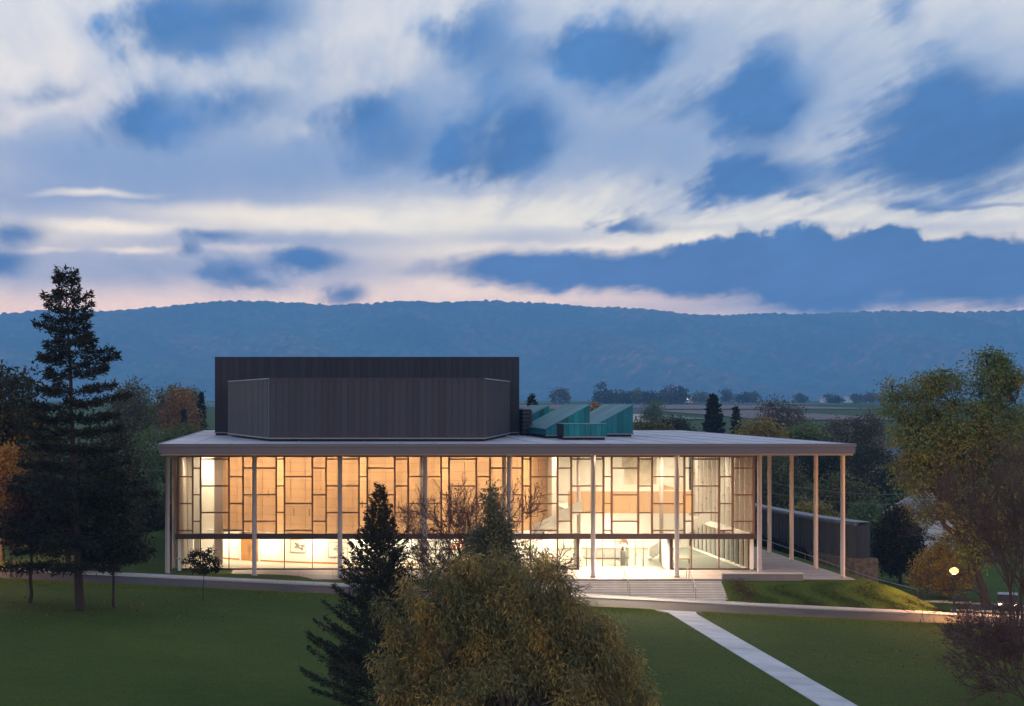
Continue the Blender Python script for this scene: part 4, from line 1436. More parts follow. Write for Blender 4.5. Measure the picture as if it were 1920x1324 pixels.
def conifer(name, label, cat, bx_, Y, top_y, half_px, pal='spruce', seed=1, base_z=None, base_frac=.12, whorl=.5, nb=6, sweep=.2, leaf=(.28, .05), dens=9,
            trunk=.22, power=.85, group=None, droop=.2, ragged=.25, tip=1.0, bark='bark_dark', twig_len=.28, lean=0.0, spray=1.0):
    """spruce-like tree: whorls of branches with needle sprays"""
    rng = np.random.default_rng(seed)
    k = Y / F
    X0 = (bx_ - CX) * k
    z0 = gz(X0, Y) if base_z is None else base_z
    H = CZ - (top_y - HY) * k - z0
    Rm = half_px * k
    o = empty(name, (X0, Y, z0), label, cat, group)
    segs = []
    nz = 10
    tp = np.stack([np.linspace(0, lean, nz + 1) + rng.normal(size=nz + 1) * .03, rng.normal(size=nz + 1) * .03, np.linspace(-.2, H, nz + 1)], 1)
    for i in range(nz):
        segs.append((*tp[i], *tp[i + 1], trunk * (1.2 if i == 0 else 1 - i / (nz + .3)), trunk * (1 - (i + 1) / (nz + .3))))
    PP, DD, TT = [], [], []
    palv = np.array(PAL[pal])
    z = H * base_frac
    while z < H - .15:
        f = (H - z) / (H * (1 - base_frac))
        R0 = Rm * f ** power
        n = max(4, int(nb * (.6 + .6 * f)))
        ph = rng.uniform(0, 6.28)
        for b in range(n):
            a = ph + 6.283 * b / n + rng.normal() * .22
            L = R0 * rng.uniform(1 - ragged, 1 + ragged * .6) + .12
            up = sweep + (1 - f) ** 2 * .9 * tip + rng.normal() * .08
            m = max(3, int(L / .45))
            t = np.linspace(0, 1, m + 1)
            r = L * t
            zz = z + L * (up * t - droop * t ** 2 + .12 * t ** 3) + rng.normal() * .1
            bxp = np.stack([np.interp(z, tp[:, 2], tp[:, 0]) + r * math.cos(a), r * math.sin(a), zz], 1)
            rb = max(.012, trunk * .16 * f + .008)
            for i in range(m):
                segs.append((*bxp[i], *bxp[i + 1], rb * (1 - .8 * t[i]), rb * (1 - .8 * t[i + 1])))
            nl = max(6, int(L * dens * 7))
            tt = rng.uniform(.12, 1, nl) ** .8
            bp = np.stack([np.interp(tt, t, bxp[:, i]) for i in range(3)], 1)
            lat = np.array((-math.sin(a), math.cos(a), 0))
            sgn = rng.choice([-1, 1], nl)[:, None]
            reach = (rng.uniform(0, 1, nl) * twig_len * (L * .9 + .35) * (1.12 - tt))[:, None]
            fwd = np.array((math.cos(a), math.sin(a), .0))
            P = bp + lat * sgn * reach + fwd * reach * .55
            P[:, 2] += rng.normal(size=nl) * .05 * spray - reach[:, 0] * droop * .5
            D = lat * sgn * .7 + fwd * .8 + rng.normal(size=(nl, 3)) * .65
            D[:, 2] += up * .6 - droop * .5
            PP.append(P)
            DD.append(D)
            c = palv[rng.integers(len(palv))]
            TT.append((c * .6 + palv[rng.integers(len(palv), size=nl)] * .4) * rng.uniform(.7, 1.3, (nl, 1)))
        z += whorl * rng.uniform(.75, 1.25) * (.55 + .6 * f)
    # leader needles
    nl = 60
    P = np.stack([np.interp(np.linspace(H * .94, H, nl), tp[:, 2], tp[:, 0]), np.zeros(nl), np.linspace(H * .94, H, nl)], 1)
    D = rng.normal(size=(nl, 3))
    D[:, 2] += .8
    PP.append(P); DD.append(D); TT.append(np.repeat(palv[:1], nl, 0))
    P, D, T_ = np.concatenate(PP), np.concatenate(DD), np.concatenate(TT)
    n = len(P)
    link('trunk', tube_mesh('trunk', segs), bark, o)
    cr = link('crown', leaf_mesh('crown', P, D, leaf[0] * rng.uniform(.6, 1.3, n), leaf[1] * rng.uniform(.7, 1.3, n), T_, rng), 'needles', o)
    cr['kind'] = 'stuff'
    return o


def bare_tree(name, label, cat, bx_, Y, base_z, h, spread, seed=1, stems=5, depth=5, r0=.06, leaves=0, pal='rust', lean=(0, 0), leaf=(.16, .05), bark='bark_red', group=None, ratio=.74, minr=.008, ang=.42):
    rng = np.random.default_rng(seed)
    k = Y / F
    X0 = (bx_ - CX) * k
    z0 = gz(X0, Y) if base_z is None else base_z
    o = empty(name, (X0, Y, z0), label, cat, group)
    segs, tips = [], []

    def grow(p, d, L, r, lv):
        n = 3
        for i in range(n):
            d = unit(d + rng.normal(size=3) * .10 + np.array((0, 0, .04)))
            q = p + d * L / n
            ra, rb = r * (1 - .3 * i / n), r * (1 - .3 * (i + 1) / n)
            segs.append((*p, *q, max(ra, minr), max(rb, minr)))
            p = q
            if lv < depth and i > 0 or lv == depth - 1:
                dd = unit(d + rng.normal(size=3) * ang * 1.25)
                if lv < depth:
                    grow(p, dd, L * ratio * rng.uniform(.6, .95), rb * .6, lv + 1)
        if lv < depth:
            for s in range(2):
                dd = unit(d + rng.normal(size=3) * ang)
                grow(p, dd, L * ratio * rng.uniform(.75, 1.1), r * .62, lv + 1)
        else:
            tips.append(p)
    for s in range(stems):
        a = 6.283 * s / stems + rng.normal() * .3
        d = unit(np.array((math.cos(a) * spread + lean[0], math.sin(a) * spread * .7 + lean[1], 1.0)))
        grow(np.array((0, 0, -.1)), d, h * rng.uniform(.28, .36), r0 * rng.uniform(.7, 1.1), 0)
    link('trunk', tube_mesh('trunk', segs, 4), bark, o)
    if leaves:
        tp = np.array(tips)
        n = leaves
        P = tp[rng.integers(len(tp), size=n)] + rng.normal(size=(n, 3)) * .12
        palv = np.array(PAL[pal])
        tint = palv[rng.integers(len(palv), size=n)] * rng.uniform(.7, 1.3, (n, 1))
        D = rng.normal(size=(n, 3))
        D[:, 2] -= .4
        cr = link('crown', leaf_mesh('crown', P, D, leaf[0] * rng.uniform(.6, 1.2, n), leaf[1], tint, rng), 'leaves', o)
        cr['kind'] = 'stuff'
    return o


# --- foreground
conifer('spruce_tree', 'dark young spruce with upright leader standing before the middle of the building', 'spruce', 713, 78.0, 912, 150, 'spruce', 11,
        base_frac=.04, whorl=.40, nb=8, sweep=.42, leaf=(.19, .026), dens=16, trunk=.16, power=1.18, droop=.14, ragged=.32, tip=1.6, twig_len=.24)
rgw = np.random.default_rng(4)
wl = [(960, 1185, 120, 95), (860, 1230, 100, 95), (1070, 1225, 95, 95), (800, 1110, 45, 42), (870, 1085, 48, 30), (935, 1085, 55, 34), (1010, 1095, 55, 40), (1085, 1150, 45, 45),
      (745, 1150, 32, 45), (770, 1210, 45, 45), (1118, 1195, 34, 36), (1162, 1255, 34, 40), (1120, 1280, 80, 80), (735, 1270, 38, 38), (780, 1310, 70, 60), (1192, 1320, 32, 45),
      (960, 1330, 190, 110), (725, 1335, 40, 40), (905, 1150, 60, 50), (1020, 1160, 55, 45), (840, 1160, 55, 45)]
tree('willow_tree', 'large olive and gold feathery tree at the bottom centre', 'tree', 960, 68.0, wl, 'willow',
     520, 190, (.29, .024), .46, .3, seed=21, droop=.8, fill=.62, leaf_out=.55, flat=1.25, twig_r=.014)
tree('spire_conifer', 'blurred grey green spire conifer rising behind the olive tree', 'conifer', 925, 97.0,
     [(923, 938, 9, 20), (925, 965, 18, 22), (928, 995, 32, 26), (918, 1025, 40, 28), (940, 1040, 42, 30), (920, 1070, 52, 34), (940, 1110, 50, 50)], 'spire', 330, 70, (.24, .05), .5, .12, seed=31,
     droop=-.1, fill=.5, flat=1.2, fork=.2, twig_r=.012)
for i, (p, s, ln, lab) in enumerate(((885, 41, (-.10, 0), 'bare multi stemmed young tree left of the spire conifer'), (840, 42, (-.12, 0), 'thin bare sapling before the orange wall, beside the spruce'),
                                     (985, 43, (.12, 0), 'bare slender shrub leaning away from the spire conifer'))):
    bare_tree('bare_tree', lab, 'bare tree', p, 112.0, None, (12.5, 9.0, 7.6)[i], (.30, .40, .50)[i], s, (5, 4, 5)[i], 4, .075, 420, 'rust', ln, (.16, .05), minr=.014, group='bare saplings before the glass front')

# --- left group
conifer('hemlock_tree', 'tall ragged dark conifer towering over the left trees', 'conifer', 150, 111.0, 502, 142, 'conifer', 51, base_frac=.13, whorl=1.0, nb=7, sweep=.16,
        leaf=(.37, .053), dens=13, trunk=.36, power=.66, droop=.28, ragged=.55, tip=.7, twig_len=.30, lean=-1.0, spray=2.5)
tree('dark_tree', 'dark round tree at the left edge behind the tall conifer', 'tree', 0, 140.0, [(20, 760, 62, 70), (-40, 740, 60, 70), (40, 830, 60, 70), (-30, 850, 70, 80)], 'dark', 260, 45, (.42, .13), 1.2, .35, seed=61)
tree('shade_tree', 'broad dark tree filling the gap beneath the tall conifer', 'tree', 120, 135.0, [(110, 900, 85, 90), (190, 930, 70, 100), (60, 970, 60, 60), (150, 1000, 90, 50), (210, 850, 50, 60)], 'dark', 380, 45, (.40, .12), 1.1, .3, seed=62)
tree('amber_tree', 'small amber orange tree glowing in lamp light at the left edge', 'tree', 22, 128.5, [(22, 905, 18, 55), (28, 960, 20, 45), (15, 860, 12, 30), (5, 940, 22, 50)], 'amber', 110, 50, (.26, .09), .6, .12, seed=63)
tree('maroon_tree', 'small dark maroon tree with a forked trunk on the left lawn', 'tree', 55, 113.5, [(70, 950, 60, 45), (30, 985, 50, 40), (95, 985, 45, 40), (60, 920, 45, 30)], 'maroon', 190, 40, (.26, .085), .8, .16, seed=64, bark='bark_dark', fork=.28)
tree('leafy_tree', 'small dark tree with a thin straight trunk right of the tall conifer', 'tree', 213, 113.0, [(215, 985, 48, 65), (190, 940, 40, 45), (240, 1020, 30, 35), (225, 920, 30, 40), (185, 1030, 30, 28)], 'dark', 210, 45, (.28, .09), .8, .13, seed=65, bark='bark_dark')
tree('lawn_sapling', 'small two stemmed dark shrub on the lawn before the left glass', 'shrub', 381, 119.5, [(374, 1040, 17, 6), (360, 1054, 14, 6), (395, 1050, 15, 6), (378, 1066, 17, 7), (402, 1064, 12, 5), (392, 1035, 8, 4)], 'conifer', 70, 30, (.16, .06), .28, .04,
     seed=66, bark='bark_dark', fork=.5, twig_r=.012)

# --- left middle distance
tree('linden_tree', 'round dark olive tree on the valley edge beside the tall conifer', 'tree', 250, 330.0, [(250, 760, 36, 48), (232, 775, 24, 40), (268, 790, 20, 34), (250, 810, 38, 40)], 'olive', 260, 26, (.55, .2), 1.5, .4, seed=71)
tree('maple_tree', 'rusty orange autumn maple left of the dark tower', 'tree', 338, 335.0, [(338, 765, 26, 38), (325, 790, 26, 30), (352, 790, 22, 26)], 'orange', 190, 26, (.55, .2), 1.4, .4, seed=72)
tree('maple_tree', 'dark green tree rising behind the rusty orange maple', 'tree', 325, 352.0, [(325, 768, 40, 42), (300, 785, 22, 34), (360, 765, 20, 34)], 'olive', 230, 24, (.55, .2), 1.5, .4, seed=73)
conifer('far_spruce', 'dark conifer between the rusty maple and the tower', 'conifer', 377, 338.0, 738, 22, 'conifer', 74, base_frac=.05, whorl=1.0, nb=8, sweep=.1, leaf=(.7, .16), dens=4, trunk=.2, group='dark conifers in the valley')
conifer('far_spruce', 'short dark conifer in front of the rusty orange maple', 'conifer', 345, 330.0, 770, 15, 'conifer', 75, base_frac=.05, whorl=1.0, nb=8, sweep=.1, leaf=(.6, .15), dens=4, trunk=.2, group='dark conifers in the valley')
tree('willow_tree', 'broad soft green willow behind the left roof corner', 'tree', 320, 222.0, [(300, 850, 62, 48), (355, 825, 40, 32), (262, 900, 48, 70), (310, 930, 55, 80), (290, 1000, 60, 60), (355, 880, 40, 60)], 'green', 520, 34, (.42, .09), 1.4, .4, seed=76, droop=.6)
tree('willow_tree', 'darker green tree low beside the left columns', 'tree', 262, 185.0, [(250, 960, 40, 70), (290, 1000, 40, 60), (235, 1010, 40, 50)], 'dark', 240, 36, (.40, .10), 1.1, .3, seed=77)

# --- right middle distance
mids = [
    ('grey_tree', 'grey brown half bare tree behind the right roof', 1462, 330, [(1450, 775, 30, 30), (1478, 790, 36, 36), (1440, 800, 28, 26), (1465, 820, 40, 30)], 'brown', 210),
    ('yellow_shrub', 'small yellow orange tree just over the roof edge', 1422, 262, [(1422, 803, 26, 17), (1445, 815, 26, 14), (1400, 816, 22, 10), (1425, 835, 40, 20)], 'yellow', 130),
    ('lime_tree', 'bright lime green round tree over the roof edge', 1508, 268, [(1508, 812, 26, 18), (1490, 822, 24, 14), (1530, 824, 22, 14), (1508, 840, 36, 20)], 'lime', 150),
    ('purple_tree', 'wide purple brown tree beyond the right roof corner', 1600, 305, [(1590, 808, 42, 24), (1625, 798, 28, 24), (1570, 825, 34, 20), (1640, 820, 26, 26), (1600, 850, 60, 26)], 'brown', 240),
    ('bush_tree', 'olive bush right beside the teal skylight', 1212, 255, [(1212, 803, 22, 14), (1240, 812, 20, 12), (1200, 820, 26, 14)], 'olive', 90),
    ('bush_tree', 'dark rounded bush left of the big conifer', 1262, 275, [(1258, 798, 26, 16), (1285, 808, 22, 14), (1262, 820, 40, 14)], 'dark', 110),
    ('valley_tree', 'dim olive tree between the second and third side columns', 1465, 238, [(1465, 890, 45, 50), (1440, 930, 35, 40), (1490, 930, 36, 40), (1460, 970, 50, 40)], 'olive', 250),
    ('valley_tree', 'dark tree right beneath the roof corner', 1545, 262, [(1540, 865, 50, 40), (1580, 880, 44, 40), (1510, 880, 40, 40), (1560, 915, 60, 34)], 'dark', 280),
    ('valley_tree', 'grey olive tree behind the front corner column', 1580, 218, [(1570, 935, 50, 42), (1610, 950, 44, 44), (1540, 960, 40, 36), (1590, 985, 60, 40)], 'olive', 300),
    ('valley_tree', 'shadowy tree between roof corner and big feathery tree', 1650, 250, [(1640, 880, 44, 50), (1670, 920, 40, 50), (1630, 940, 36, 40), (1660, 970, 50, 40)], 'dark', 260),
    ('valley_tree', 'low green tree behind the dark egg shaped tree', 1640, 205, [(1640, 985, 36, 50), (1665, 1010, 30, 40), (1620, 1010, 26, 40)], 'green', 180),
    ('yellow_shrub', 'golden shrub peeping over the low wing roof', 1522, 212, [(1520, 962, 26, 14), (1545, 970, 20, 10), (1500, 968, 18, 10)], 'yellow', 80),
    ('valley_tree', 'brown thinning tree behind the lime green tree', 1530, 300, [(1535, 840, 44, 40), (1500, 850, 40, 36), (1560, 860, 40, 36)], 'brown', 200),
    ('valley_tree', 'dim tree glimpsed between the corner pane and first side column', 1425, 250, [(1425, 860, 26, 40), (1435, 900, 30, 44), (1420, 940, 26, 40)], 'dark', 160),
]
for i, (nm, lab, b, Y, lob, pal, nc) in enumerate(mids):
    tree(nm, lab, 'bush' if 'bush' in nm or 'shrub' in nm else 'tree', b, float(Y), lob, pal, nc, 30, (.45, .15), 1.3, .3, group='autumn trees behind the building', seed=100 + i, flat=.8)
conifer('far_spruce', 'big dark conifer rising over the roof on the right', 'conifer', 1337, 300.0, 742, 40, 'conifer', 120, base_frac=.03, whorl=1.05, nb=9, sweep=.12, leaf=(.75, .16), dens=4.5, trunk=.3, power=.7, ragged=.3, group='dark conifers in the valley')
conifer('far_spruce', 'smaller conifer just right of the big dark one', 'conifer', 1380, 320.0, 765, 24, 'conifer', 121, base_frac=.03, whorl=1.0, nb=8, sweep=.12, leaf=(.7, .15), dens=4, trunk=.25, power=.8, group='dark conifers in the valley')
conifer('far_spruce', 'ragged pine peeping between tower and first skylight', 'conifer', 997, 330.0, 741, 30, 'conifer', 122, base_frac=.03, whorl=1.3, nb=7, sweep=.25, leaf=(.75, .16), dens=4, trunk=.25, power=.7, ragged=.4, group='dark conifers in the valley')
tree('valley_tree', 'rusty shrub wedged between the two big skylights', 'tree', 1118, 310.0, [(1118, 772, 22, 12), (1100, 785, 24, 14)], 'orange', 60, 28, (.5, .18), 1.2, .3, seed=123, group='autumn trees behind the building')
tree('valley_tree', 'pale small tree standing in front of the ploughed field', 'tree', 1228, 620.0, [(1228, 765, 12, 14), (1222, 780, 16, 12)], 'green', 60, 26, (.8, .3), 1.8, .3, seed=124, group='autumn trees behind the building')
# hedgerow across the valley
rg = np.random.default_rng(9)
ORD = ['first', 'second', 'third', 'fourth', 'fifth', 'sixth', 'seventh', 'eighth', 'ninth', 'tenth', 'eleventh', 'twelfth']
count = {}
hx = [330, 352, 1048, 1126, 1142, 1158, 1176, 1190, 1206, 1222, 1240, 1258, 1275, 1312, 1360, 1392, 1410, 1500, 1562, 1608, 1636]
for i, p in enumerate(hx):
    Y = 1560.0 if p < 1300 else 1900.0
    h = float(rg.uniform(7, 15)) * (1.35 if p in (1126, 1176) else 1)
    w = float(rg.uniform(5.5, 9.5))
    nb = 'left of the tower' if p < 900 else ('of the valley hedge behind the skylights' if p < 1300 else ('past the red farm light' if p < 1430 else 'below the far farm row'))
    count[nb] = count.get(nb, -1) + 1
    tree('hedgerow_tree', 'hazy field tree, %s from left %s' % (ORD[count[nb]], nb),
         'tree', p, Y, [(p, 752 - (0 if Y > 1700 else -1) - h * .5 * F / Y * .9, w * F / Y, h * .55 * F / Y), (p + 5, 752 - h * .25 * F / Y, w * 1.2 * F / Y, h * .35 * F / Y)], ['dark', 'olive', 'brown'][i % 3],
         46, 16, (2.2, .8), 3.0, .4, seed=200 + i, group='hazy trees of the valley hedgerow', twig_r=.05)

# --- right side
tree('locust_tree', 'big feathery olive tree with dark limbs along the right side', 'tree', 1850, 148.0,
     [(1672, 735, 20, 22), (1730, 728, 42, 28), (1775, 722, 40, 30), (1708, 762, 50, 34), (1858, 678, 34, 24), (1890, 705, 30, 34), (1868, 728, 48, 36), (1805, 790, 70, 46),
      (1705, 825, 44, 40), (1760, 830, 66, 52), (1880, 805, 60, 50), (1705, 885, 34, 36), (1805, 872, 70, 54), (1890, 890, 60, 60), (1752, 935, 46, 46), (1840, 950, 70, 56), (1900, 990, 50, 60), (1830, 1030, 40, 40)], 'mixed',
     950, 66, (.27, .080), .95, .42, bark='bark_dark', seed=301, droop=.3, fill=.45, fork=.35, flat=.7, base_y=-3.4)
tree('egg_tree', 'dark egg shaped tree on a short trunk right of the low wing', 'tree', 1688, 168.0, [(1688, 1022, 40, 52), (1688, 980, 22, 26), (1690, 1050, 40, 24)], 'conifer', 330, 55, (.30, .10), .8, .22, seed=302, bark='bark_dark', fork=.2, fill=.6)
tree('golden_shrub', 'golden green shrub lit by the street lamp', 'shrub', 1765, 156.0, [(1752, 1065, 38, 36), (1790, 1035, 40, 40), (1735, 1090, 24, 20), (1780, 1085, 40, 24)], 'yellow', 230, 50, (.28, .075), .8, .14, seed=303, droop=.3)
bare_tree('bare_shrub', 'bare rust brown branching shrub in the bottom right corner', 'shrub', 1955, 88.0, None, 8.0, .95, 304, 9, 5, .075, 1700, 'rust', (-.30, 0), (.15, .045), ratio=.74, minr=.009, ang=.36)
bare_tree('bare_shrub', 'taller bare brown tree with fine twigs rising over the bottom right shrub', 'bare tree', 1905, 104.0, None, 17.5, .22, 305, 6, 5, .10, 1600, 'rust', (.0, 0), (.16, .05), ratio=.74, minr=.010, ang=.34)

# hedge and planting
def hedge(name, label, pts, w, h, pal, n, leaf, seed, cat='hedge'):
    rng = np.random.default_rng(seed)
    p = np.array(pts, float)
    t = rng.uniform(0, len(p) - 1.001, n)
    i = t.astype(int)
    q = p[i] + (p[i + 1] - p[i]) * (t - i)[:, None]
    q = q + rng.normal(size=(n, 2)) * w * .4
    z = ground(q[:, 0], q[:, 1]) + h * np.sqrt(rng.uniform(0, 1, n)) * (1 + .18 * np.sin(q[:, 1] * 1.3))
    palv = np.array(PAL[pal])
    P = np.stack([q[:, 0], q[:, 1], z], 1)
    o = empty(name, (p[0][0], p[0][1], gz(*p[0])), label, cat)
    me = leaf_mesh('foliage', P - np.array(o.location), rng.normal(size=(n, 3)) + (0, 0, .4), leaf[0], leaf[1], palv[rng.integers(len(palv), size=n)] * rng.uniform(.7, 1.3, (n, 1)), rng)
    f = link('foliage', me, 'leaves', o)
    f['kind'] = 'stuff'
    segs = []
    for a, b in zip(p[:-1], p[1:]):
        for s in np.linspace(0, 1, 8):
            c = a + (b - a) * s
            g = gz(*c)
            segs.append((*(np.array((c[0], c[1], g - .1)) - np.array(o.location)), *(np.array((c[0] + rng.normal() * .1, c[1], g + h * .7)) - np.array(o.location)), .03, .012))
    link('stems', tube_mesh('stems', segs, 4), 'bark_dark', o)
    return o


hedge('hedge', 'low dark hedge between the railing and the low wing', [(52.3, 192), (53.3, 182), (54.3, 174)], 1.3, 1.6, 'conifer', 9000, (.20, .08), 401)
hedge('planting', 'low reddish planting at the foot of the bank beside the stairs', [(36.9, 134.8), (37.6, 135.6), (36.9, 136.6), (37.2, 137.0)], 1.3, .22, 'rust', 1100, (.09, .035), 402, 'plants')

# ------------------------------------------------------------------ far houses, farm lights, car
def house(name, label, x, y, w, d, h, rh, wall, roofm, rot=0.0, z=None, lit=None, chimney=True, win=3, group=None):
    z = gz(x, y) if z is None else z
    o = empty(name, (x, y, z), label, 'house', group)
    o.rotation_euler = (0, 0, rot)
    MB().box(-w / 2, w / 2, -d / 2, d / 2, -.5, h).build('wall', wall, o)
    mb = MB()
    e = .35
    n = len(mb.v)
    mb.v += [(-w / 2 - e, -d / 2 - e, h), (w / 2 + e, -d / 2 - e, h), (w / 2 + e, d / 2 + e, h), (-w / 2 - e, d / 2 + e, h), (-w / 2 - e, 0, h + rh), (w / 2 + e, 0, h + rh),
             (-w / 2 - e, -d / 2 - e, h + .02), ]
    mb.v.pop()
    mb.f += [(0, 1, 5, 4), (2, 3, 4, 5), (0, 4, 3), (1, 2, 5), (0, 3, 2, 1)]
    rf = mb.build('roof', roofm, o, (0, 0, .01))
    if chimney:
        MB().box(w * .2 - .35, w * .2 + .35, -.35, .35, h + rh * .5, h + rh + .9).build('chimney', 'wall_stone', rf)
    for i in range(win):
        xx = -w / 2 + w * (i + .5) / win
        f = MB().box(-.55, .55, -.05, .03, -.8, .8).build('window', 'house_white', o, (xx, -d / 2 - .02, h * .55))
        MB().box(-.45, .45, -.07, -.052, -.7, .7).build('pane', lit if (lit and i == win - 1) else 'window_dark', f)
    return o


house('slate_house', 'dark slate roofed house between willow and rusty maple', (283 - CX) * 520 / F, 520, 5.5, 9, 3.5, 4.2, 'house_grey', 'house_slate', 1.35, z=CZ - (840 - HY) * 520 / F)
house('white_house', 'white house with grey blue roof half hidden behind the egg shaped tree', (1728 - CX) * 215 / F, 215, 7.5, 9, 6.5, 3.2, 'house_white', 'house_grey', 1.15, z=-6.2)
house('blue_house', 'low blue grey house behind the trees at the roof corner', (1638 - CX) * 340 / F, 340, 9, 9, 4.5, 3.4, 'house_slate', 'house_slate', .2, z=CZ - (897 - HY) * 340 / F)
house('farm_house', 'tiny white farmhouse with a red light at the mountain foot', (1292 - CX) * 2200 / F, 2200, 22, 12, 6, 4, 'house_white', 'house_grey', 0, lit='far_light_white', group='far farm buildings')
for p, lab in ((1548, 'tiny pale barn left in the far right row of farm buildings'), (1562, 'tiny reddish barn in the far right row of farm buildings'),
               (1590, 'tiny low white shed in the far right row of farm buildings'), (1632, 'tiny tall white silo house at the end of the far farm row')):
    house('farm_house', lab, (p - CX) * 2350 / F, 2350, 14 if p != 1632 else 6, 9, 5 if p != 1632 else 9, 3.5, 'house_white' if p != 1562 else 'tail_red', 'house_grey', 0, group='far farm buildings')
house('farm_house', 'tiny pale farmhouse across the fields left of the tower', (303 - CX) * 1900 / F, 1900, 16, 10, 6, 4, 'house_white', 'house_slate', 0, group='far farm buildings')
house('farm_house', 'small white farmhouse in the valley just right of the skylights', (1196 - CX) * 800 / F, 800, 9, 7, 4, 3, 'house_white', 'house_slate', .3, group='far farm buildings')


def yard_light(p, y, Y, m_, label, r=2.0):
    X, Z = px(p, y, Y)
    z0 = gz(X, Y)
    o = empty('yard_light', (X, Y, z0), label, 'light', 'lit yard lamps in the valley')
    MB().tube((0, 0, -.3), (0, 0, Z - z0 - r), .25, .2, 6).build('pole', 'lamp_iron', o)
    MB().lathe([(.05, Z - z0 - r), (r * .8, Z - z0 - r * .5), (r, Z - z0), (r * .7, Z - z0 + r * .7), (.05, Z - z0 + r)], k=10).build('lamp_head', m_, o)


yard_light(1303, 746, 2180, 'far_light_red', 'reddish glowing farm light beside the tiny white farmhouse', 2.2)
yard_light(1290, 748, 2180, 'far_light_white', 'small white farm light left of the reddish one', 1.1)
yard_light(1563, 749, 2340, 'far_light_white', 'tiny white light at the far farm row', .9)

# parked car with lit lamps on the side drive
def car(x, y, rot, label):
    z = gz(x, y) + .02
    o = empty('parked_car', (x, y, z), label, 'car')
    o.rotation_euler = (0, 0, rot)
    prof = [(-2.1, .35), (2.1, .35), (2.15, .75), (1.3, .92), (.75, 1.42), (-1.1, 1.45), (-1.9, .98), (-2.15, .9)]
    mb = MB()
    n = len(prof)
    mb.v = [(p[0], -.85, p[1]) for p in prof] + [(p[0], .85, p[1]) for p in prof]
    mb.f = [tuple(range(n)), tuple(reversed(range(n, 2 * n)))] + [(i, (i + 1) % n, n + (i + 1) % n, n + i) for i in range(n)]
    mb.build('body', 'car_dark', o)
    MB().box(-1.0, .62, -.86, .86, 1.0, 1.36).build('window', 'window_dark', o)
    for sx in (-1.35, 1.35):
        for sy in (-1, 1):
            MB().tube((sx, sy * .70, .32), (sx, sy * .87, .32), .32, .32, 14).build('wheel', 'tyre', o)
    for sy in (-.6, .6):
        MB().box(2.12, 2.17, sy - .14, sy + .14, .62, .74).build('headlight', 'car_light', o)


car(65.0, 148.0, -2.0, 'dark car with lit headlights on the side drive behind the twigs')

# utility wires
def wire(p0, p1, label):
    P0, P1 = np.array(p0), np.array(p1)
    o = empty('utility_wire', tuple(P0), label, 'wire', 'utility wires')
    segs = []
    n = 16
    pts = [(P0 + (P1 - P0) * t / n) - np.array((0, 0, 1.2 * math.sin(math.pi * t / n))) - P0 for t in range(n + 1)]
    for a, b in zip(pts[:-1], pts[1:]):
        segs.append((*a, *b, .035, .035))
    link('cable', tube_mesh('cable', segs, 4), 'wire', o)


def pole(x, y, h, label):
    z = gz(x, y)
    o = empty('utility_pole', (x, y, z), label, 'pole', 'utility poles')
    MB().tube((0, 0, -.5), (0, 0, h), .16, .11, 8).build('post', 'bark_dark', o)
    MB().box(-1.1, 1.1, -.06, .06, h - .9, h - .75).build('crossarm', 'bark_dark', o)
    return z + h - .75


xa, za = px(1430, 903, 205)
xb, zb2 = px(1830, 915, 205)
pole(xa, 205, za + .8 - gz(xa, 205), 'dark utility pole behind the glass corner, mostly hidden')
pole(xb, 205, zb2 + .8 - gz(xb, 205), 'dark utility pole hidden among the feathery tree limbs')
wire((xa, 204.9, za), (xb, 204.9, zb2), 'upper thin utility wire behind the side columns')
xa2, za2 = px(1430, 922, 205)
xb2, zb3 = px(1830, 934, 205)
wire((xa2, 204.9, za2), (xb2, 204.9, zb3), 'lower thin utility wire behind the side columns')
xa, za = px(200, 864, 175)
xb, zb2 = px(420, 862, 175)
wire((xa, 175, za), (xb, 175, zb2), 'thin utility wire beside the left columns')

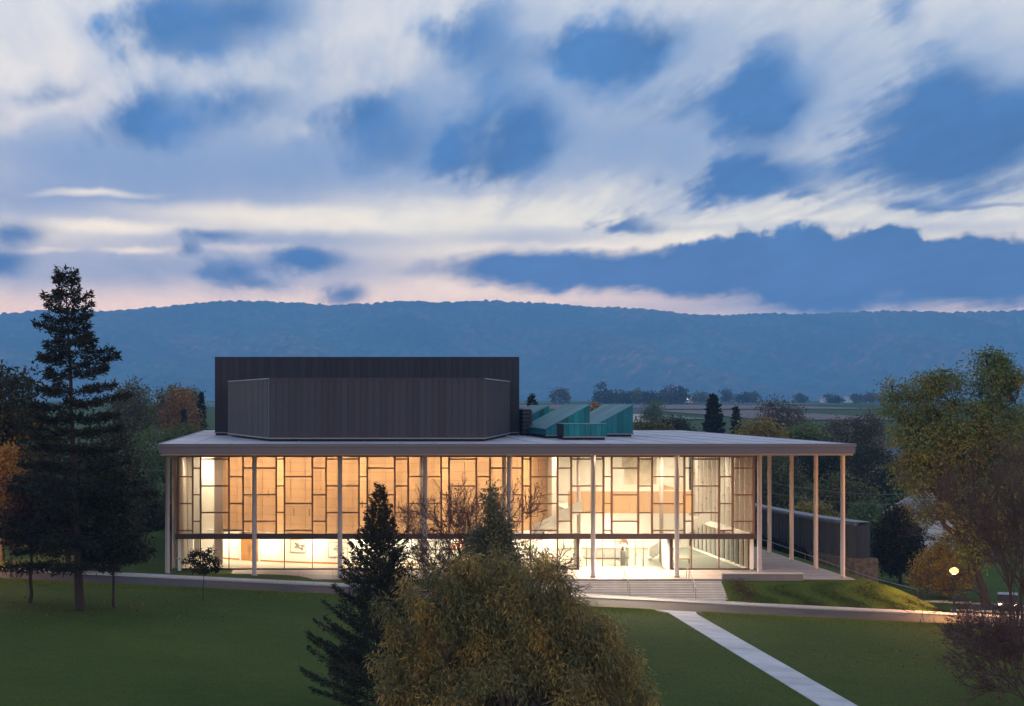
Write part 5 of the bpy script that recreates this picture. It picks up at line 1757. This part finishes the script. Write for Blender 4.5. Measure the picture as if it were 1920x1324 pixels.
# grass blades of the lawn
def grass(n=170000):
    rng = np.random.default_rng(77)
    Y = 127 - 60 * rng.uniform(0, 1, n) ** 1.25
    X = rng.uniform(-.21, .47, n) * Y
    nb = 60000
    Yb = rng.uniform(134.55, 138.2, nb)
    Xb = rng.uniform(36.2, 62, nb)
    thin = rng.random(nb) < np.clip((137.9 - Yb) / 2.2, 0, 1) * np.clip((Xb - 36) / 2.5, .2, 1) * (.55 + .45 * np.sin(Xb * 1.7 + 2 * np.sin(Yb * 1.9)))
    Xb = np.where(thin, Xb, 300.0)
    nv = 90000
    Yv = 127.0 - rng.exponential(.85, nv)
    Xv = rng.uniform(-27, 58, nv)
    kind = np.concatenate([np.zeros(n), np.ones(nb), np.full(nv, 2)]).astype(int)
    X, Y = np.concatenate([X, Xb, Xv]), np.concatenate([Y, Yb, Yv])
    pc = 29.15 + (Y - 87) * .0125
    keep = (X < 200) & (np.abs(X - pc) > 1.14 + .8 * (Y > 125.3) * (Y < 127.5)) & ~((Y > 134.4) & (X < 47.4) & (Y > 137.3)) & ~((X < 43.0) & (Y > 137.0))
    X, Y, kind = X[keep], Y[keep], kind[keep]
    n = len(X)
    Z = ground(X, Y)
    H = rng.uniform(.02, .05, n) * np.array([1, 1.7, 2.6])[kind]
    a = rng.uniform(0, 3.14159, n)
    w = rng.uniform(.012, .03, n)
    V = np.empty((n, 3, 3))
    V[:, 0] = np.stack([X - w * np.cos(a), Y - w * np.sin(a), Z - .01], 1)
    V[:, 1] = np.stack([X + w * np.cos(a), Y + w * np.sin(a), Z - .01], 1)
    V[:, 2] = np.stack([X + rng.normal(size=n) * .09, Y + rng.normal(size=n) * .09, Z + H], 1)
    pal = np.array([(.056, .092, .016), (.045, .078, .013), (.078, .108, .020), (.096, .098, .030)])
    T_ = pal[rng.choice(4, n, p=[.4, .32, .2, .08])] * rng.uniform(.75, 1.25, (n, 1))
    dry = np.array([(.050, .056, .016), (.062, .052, .018), (.038, .058, .011), (.034, .060, .010)])[rng.integers(4, size=n)] * rng.uniform(.7, 1.2, (n, 1))
    verge_lit = np.array([(.13, .17, .024), (.10, .145, .020), (.16, .17, .032)])[rng.integers(3, size=n)] * rng.uniform(.7, 1.2, (n, 1))  # road verge: the building's light on the grass is put into the colour
    T_ = np.where((kind == 1)[:, None], dry, np.where((kind == 2)[:, None], verge_lit, T_))
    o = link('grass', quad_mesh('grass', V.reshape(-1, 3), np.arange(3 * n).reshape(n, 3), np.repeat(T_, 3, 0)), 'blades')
    tag(o, 'short dark green grass blades of the lawn', None, None, 'stuff')


grass()


# fallen leaves on the lawn under the left trees
def leaves_litter():
    rng = np.random.default_rng(5)
    n = 1200
    X = np.concatenate([rng.normal(-18, 7, n // 2), rng.normal(44, 6, n // 2)])
    Y = np.concatenate([rng.normal(113, 5, n // 2), rng.normal(105, 8, n // 2)])
    k = (Y < 126.5) & (np.abs(X - 29.4) > 1.3)
    X, Y = X[k], Y[k]
    P = np.stack([X, Y, ground(X, Y) + .07], 1)
    D = rng.normal(size=(len(X), 3)) * (1, 1, .25)
    pal = np.array(PAL['rust'] + PAL['orange'])
    o = link('fallen_leaves', leaf_mesh('fallen_leaves', P, D, .13, .045, pal[rng.integers(len(pal), size=len(X))], rng), 'leaves')
    tag(o, 'fallen brown leaves scattered on the lawn', None, None, 'stuff')


leaves_litter()

# ------------------------------------------------------------------ haze
def haze():
    m, T = new_mat('haze')
    v = T.n('ShaderNodeVolumePrincipled', {'Color': HAZE_COLOR, 'Density': HAZE_DENSITY, 'Anisotropy': 0.0})
    o_ = T.n('ShaderNodeOutputMaterial')
    T.t.links.new(v.outputs[0], o_.inputs['Volume'])
    o = MB().box(-6200, 8400, -60, 10500, -10.5, 650).build('haze', m)
    tag(o, 'thin blue evening haze filling the valley air', None, None, 'stuff')


haze()
